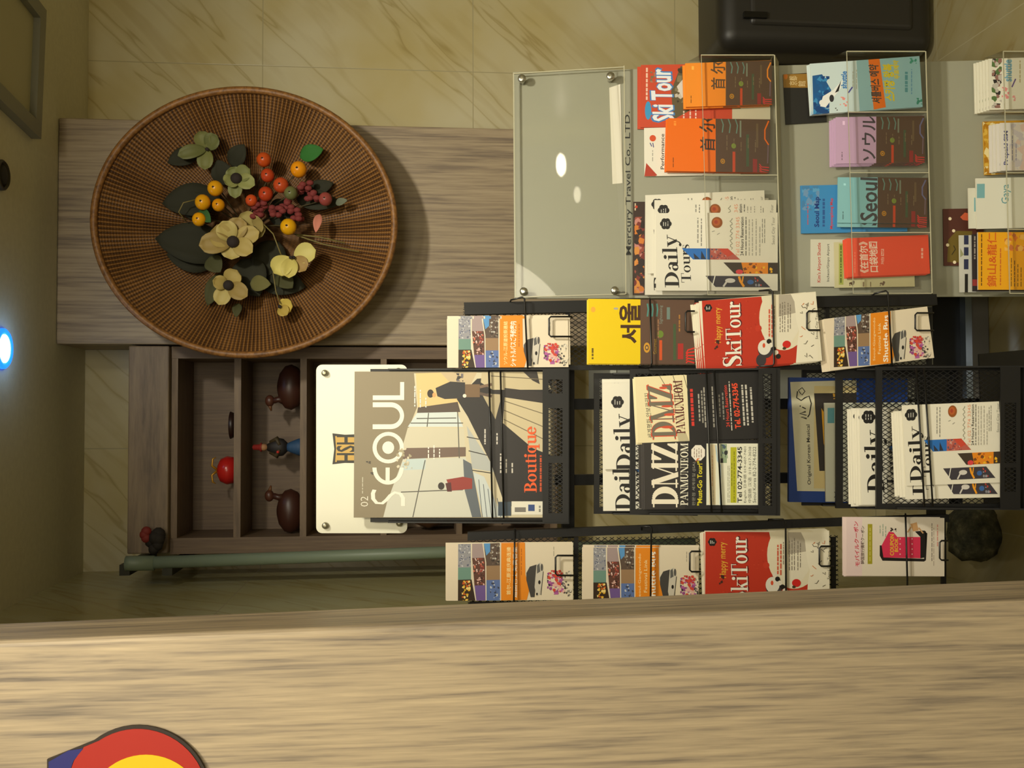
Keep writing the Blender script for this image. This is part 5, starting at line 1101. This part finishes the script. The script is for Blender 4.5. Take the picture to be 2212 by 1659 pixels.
def flower(c, petals, Y, cols, eye=10):
    f = blade((c[0], c[1]), petals[0][0], petals[0][1], Y, Y - .02, .35, 1.35, rd=.45).build('flower', mat(cols[0], .6), fl, True)
    for i, (t_, w_) in enumerate(petals):
        o = blade(c, t_, w_, Y, Y - .012 - .012 * (i % 2), .4, 1.35, rd=.45).build('petal', mat(cols[i % len(cols)], .6), f, True, pivot=fl.location); so = o.modifiers.new('thickness', 'SOLIDIFY'); so.thickness = .0008
    MB().ball(P(c[0], c[1], Y - .012), eye / F * Y, 1, .6, 1, 14).build('eye', mat((38, 28, 24), .8), f, True, pivot=fl.location)
CR = [(182, 160, 92), (160, 136, 76), (192, 174, 104)]
flower((503, 522), [((455, 500), 50), ((430, 530), 46), ((500, 560), 44), ((545, 545), 40), ((520, 470), 44), ((480, 478), 44), ((560, 500), 40)], 2.46, CR, 13)
flower((548, 492), [((520, 462), 40), ((566, 478), 38), ((566, 510), 36), ((540, 520), 34)], 2.475, [(176, 160, 96), (160, 142, 84)], 4)
flower((493, 616), [((512, 584), 40), ((534, 640), 38), ((472, 658), 36), ((460, 606), 30)], 2.47, CR, 11)
flower((510, 385), [((540, 366), 36), ((550, 400), 34), ((498, 362), 32), ((488, 398), 34), ((508, 428), 30)], 2.48, [(124, 128, 74), (146, 148, 88)], 12)
flower((447, 322), [((430, 284), 34), ((468, 292), 36), ((442, 366), 34), ((384, 336), 30)], 2.49, [(118, 120, 66), (106, 110, 62)], 4)
flower((634, 556), [((682, 540), 44), ((660, 584), 36)], 2.46, [(212, 200, 120), (170, 140, 84)], 4)
flower((628, 556), [((592, 590), 46), ((624, 600), 36)], 2.455, [(218, 206, 120), (210, 196, 110)], 4)
flower((604, 662), [((632, 662), 32), ((620, 680), 26), ((622, 652), 22)], 2.47, [(206, 182, 84), (190, 164, 80)], 4)
leaf((690, 462), (682, 502), 18, 2.47, 2.45, (206, 130, 110), 'petal')
for x, y, r, c1 in ((465, 407, 17, (226, 160, 18)), (438, 437, 17, (226, 160, 18)), (472, 443, 14, (226, 150, 14)), (430, 474, 15, (236, 166, 14)), (623, 490, 18, (232, 170, 18)), (570, 345, 16, (196, 78, 26)), (578, 379, 15, (188, 66, 30)), (607, 400, 17, (190, 74, 34)), (574, 419, 16, (186, 64, 30)), (543, 433, 13, (206, 80, 34)), (645, 366, 18, (236, 150, 16)), (628, 417, 15, (104, 108, 66)), (703, 430, 15, (150, 70, 64))):
    c = P(x, y, 2.455); r3 = r / F * 2.455
    o = MB().ball(c, r3, 1, 1, .96, 18).build('fruit', mat(c1, .28), fl, True)
    MB().ball(c + Vector((0, -r3 * .93, r3 * .1)), r3 * .16, 1, .6, 1, 8).build('fruit_tip', mat((54, 36, 16), .8), o, True, pivot=fl.location)
    MB().tube([c + Vector((r3 * .2, r3 * .8, -r3 * .3)), (P(x + (540 - x) * .3, y + (480 - y) * .3, 2.50)), P(530, 490, 2.53)], .0016, 6).build('stem', mat((70, 60, 30), .7), o, True, pivot=fl.location)
mb = MB()
for cx, cy in ((662, 404), (672, 420), (598, 458), (560, 446), (618, 440), (640, 462), (552, 456)):
    f_ = MB()
    for k in range(9): f_.ball(P(cx + rnd.uniform(-13, 13), cy + rnd.uniform(-11, 11), 2.47 + rnd.uniform(-.012, .012)), .0075, 1, 1, 1.2, 8)
    f_.build('dried_blossom', mat((124, 48, 46), .8), fl, True)
for pts, r_ in (([(555, 470, 2.47), (590, 505, 2.44), (605, 545, 2.44), (610, 556, 2.455)], .0016), ([(600, 552, 2.45), (590, 590, 2.46), (596, 630, 2.46), (606, 656, 2.46)], .0014), ([(636, 506, 2.49), (690, 512, 2.50), (745, 525, 2.49)], .0018), ([(640, 508, 2.49), (700, 528, 2.50), (776, 544, 2.48)], .0018), ([(428, 430, 2.47), (396, 438, 2.46), (386, 458, 2.46), (402, 478, 2.48)], .0015), ([(640, 560, 2.455), (628, 556, 2.455)], .003)):
    MB().tube([P(*p) for p in pts], r_, 7).build('stem', mat((124, 112, 60), .6), fl, True)

# ------------------------------------------------------------------ things on the wall shelf
YO = 2.71
def zs(x): return zx(x) + .0002
def at_(y, x=600, Y=YO): return P(x, y, Y).x
c = Vector((at_(1015), YO, zs(505)))
t = thing('red_jar', 'small red round jar with a gilt bow on the top compartment of the shelf', 'jar', c)
MB().lathe(c, [(.02, 0), (.034, .012), (.037, .028), (.03, .044), (.014, .052), (.001, .053)], n=24).build('body', mat((196, 36, 30), .25), t, True)
mb = MB()
for s_ in (-1, 1): mb.tube([c + Vector((0, 0, .052)), c + Vector((.012 * s_, -.004, .066)), c + Vector((.03 * s_, -.004, .064)), c + Vector((.034 * s_, -.004, .056))], [.0035, .003, .0026, .001], 8)
mb.build('gilt_bow', mat((190, 140, 40), .35, .4), t, True)
c = Vector((at_(918), YO, zs(505)))
tag(MB().lathe(c, [(.018, 0), (.03, .008), (.036, .02), (.033, .02), (.026, .010), (.001, .006)], n=24).build('small_dish', mat((44, 26, 20), .4), None, True, pivot=c), 'small dark dish beside the red jar on the top compartment', 'dish')
DUCK = mat((66, 36, 26), .4)
def duck(y0, y1, yh, label):
    xa_, xb_ = at_(y1), at_(y0); cx = (xa_ + xb_) / 2; hw = (xb_ - xa_) / 2; c = Vector((cx, YO, zs(648))); hx = at_(yh); s_ = 1 if hx > cx else -1
    t = thing('wooden_duck', label, 'figurine', c, 'pair of wooden ducks')
    MB().lathe(c, [(hw * .5, 0), (hw * .85, .012), (hw, .03), (hw * .92, .046), (hw * .6, .06), (hw * .2, .066), (.001, .067)], n=28, sy=.62).build('body', DUCK, t, True)
    nb = Vector((hx, YO - .01, c.z + .05))
    MB().tube([Vector((cx + s_ * hw * .6, YO - .005, c.z + .045)), nb + Vector((-s_ * .004, 0, .012)), nb + Vector((0, 0, .024))], [.012, .008, .008], 10).build('neck', DUCK, t, True)
    o = MB().ball(nb + Vector((0, 0, .034)), .0135, 1.15, .9, .9, 14).build('head', mat((84, 48, 34), .4), t, True)
    MB().tube([nb + Vector((s_ * .010, 0, .034)), nb + Vector((s_ * .026, 0, .030))], [.006, .002], 8).build('beak', mat((110, 70, 40), .4), t, True)
duck(787, 886, 866, 'dark wooden duck with its head to the left, right side of the second compartment')
duck(1056, 1152, 1070, 'dark wooden duck with its head to the right, left side of the second compartment')
c = Vector((at_(966), YO, zs(648)))
t = thing('costume_doll', 'small doll figurine in dark and blue costume with a red hat between the wooden ducks', 'figurine', c)
MB().lathe(c, [(.024, 0), (.022, .012), (.014, .032), (.010, .04), (.001, .041)], n=20).build('skirt', mat((48, 82, 120), .6), t, True)
MB().lathe(c, [(.010, .038), (.022, .05), (.024, .062), (.016, .08), (.008, .092), (.001, .093)], n=20, sy=.7).build('jacket', mat((36, 32, 32), .6), t, True)
mb = MB()
for s_ in (-1, 1): mb.tube([c + Vector((.012 * s_, 0, .083)), c + Vector((.022 * s_, -.006, .066)), c + Vector((.006 * s_, -.016, .058))], [.006, .007, .004], 8)
mb.build('sleeves', mat((70, 58, 34), .6), t, True)
MB().ball(c + Vector((0, -.002, .100)), .0095, 1, 1, 1.1, 12).build('head', mat((176, 130, 92), .6), t, True)
MB().lathe(c + Vector((0, 0, .105)), [(.012, 0), (.012, .003), (.008, .006), (.007, .022), (.001, .025)], n=18).build('hat', mat((150, 40, 34), .6), t, True)
MB().ball(c + Vector((-.012, -.017, .062)), .004, 1, 1, 1, 10).build('brooch', mat((206, 50, 40), .5), t, True)
c = Vector((at_(1062, 900, 2.735), 2.735, zs(985)))
t = thing('brown_pot', 'rounded brown clay pot on the shelf, half hidden by the large magazine', 'pot', c)
MB().lathe(c, [(.05, 0), (.085, .03), (.098, .07), (.085, .105), (.06, .12), (.062, .128), (.05, .128), (.046, .118), (.001, .116)], n=30, sy=.7).build('body', mat((96, 66, 40), .4), t, True)
MB().lathe(c, [(.045, .1285), (.04, .136), (.012, .14), (.01, .148), (.001, .149)], n=24, sy=.7).build('lid', mat((80, 54, 34), .4), t, True)
c = Vector((at_(1070, 1100, 2.735), 2.735, zs(1188)))
tag(MB().lathe(c, [(.04, 0), (.066, .02), (.076, .07), (.074, .11), (.078, .118), (.07, .118), (.064, .1), (.001, .05)], n=30, sy=.7).build('dark_bowl', mat((54, 38, 28), .45), None, True, pivot=c), 'deep dark bowl on the lowest shelf compartment behind the magazine', 'bowl')
# ornament hanging beside the pipe
c = P(335, 1172, 2.585)
t = thing('hanging_ornament', 'dark leafy ornament with a red top beside the pipe at the upper shelf corner', 'ornament', c)
for k in range(9):
    a = rnd.uniform(0, 6.28); q = c + Vector((rnd.uniform(-.016, .022), rnd.uniform(-.006, .006), rnd.uniform(-.026, .016)))
    b_ = MB().ball(q, rnd.uniform(.013, .02), 1, .8, .9, 10)
    b_.build('dark_leaf', mat((40, 34, 28), .8), t, True)
for k in range(3): MB().ball(c + Vector((.012 + .008 * k, -.004, .020 + .004 * (k % 2))), .0125, 1, .8, 1, 12).build('red_bud', mat((128, 40, 32), .7), t, True)

# ------------------------------------------------------------------ round fan on the near post
FP = Plane(P(300, 1700, .9985), 0)
fn = thing('hand_fan', 'round red, yellow and blue fan with a dark rim on the pale post', 'fan', FP.hit(300, 1722))
def circ(cx, cy, r, a0, a1, n=40): return [(cx + r * math.cos(R(a0 + (a1 - a0) * k / n)), cy + r * math.sin(R(a0 + (a1 - a0) * k / n))) for k in range(n + 1)]
def shape(r, lx, ly): return [(lx, 1722 - ly)] + circ(300, 1722, r, -128, 128) + [(lx, 1722 + ly)]
def fpart(px, z0, z1, c, name): return pxprism(MB(), FP, px, z0, z1).build(name, mat(c, .55), fn)
fpart(shape(157, 104, 84), 0, .003, (48, 38, 34), 'rim')
fpart([(108, 1643), (150, 1619), (183, 1614), (162, 1640), (154, 1662), (152, 1722), (154, 1782), (162, 1804), (183, 1830), (150, 1825), (108, 1801)], .003, .0038, (40, 44, 128), 'blue_field')
fpart([(184, 1611)] + circ(300, 1722, 150, -124, 124) + [(184, 1833), (163, 1804), (155, 1782), (153, 1722), (155, 1662), (163, 1640)], .003, .0038, (184, 38, 26), 'red_field')
fpart(circ(318, 1758, 131, -180, 180, 60)[:-1], .0038, .0044, (240, 206, 14), 'yellow_field')

# ------------------------------------------------------------------ lamps of the lobby mirrored in the glass header
for (x, y, sz, e, l_) in ((1212, 356, .070, 60, 'brighter of two globe lamps mirrored in the glass header'), (1247, 420, .050, 16, 'fainter of two globe lamps mirrored in the glass header')):
    hp_ = GB.hit(x, y, .022); d = (hp_ - CAM).normalized(); r_ = d - GB.n * (2 * d.dot(GB.n)); c = hp_ + r_ * ((-2.3 - hp_.y) / r_.y)
    t = thing('globe_lamp', l_, 'lamp', c)
    MB().ball(c, sz, 1, .7, .42, 24).build('globe', mat((255, 244, 214), .3, 0, e), t, True)
    MB().tube([c + Vector((0, 0, sz * .4)), Vector((c.x, c.y, ZC))], .004, 8).build('cord', mat((40, 40, 40), .5), t, True)
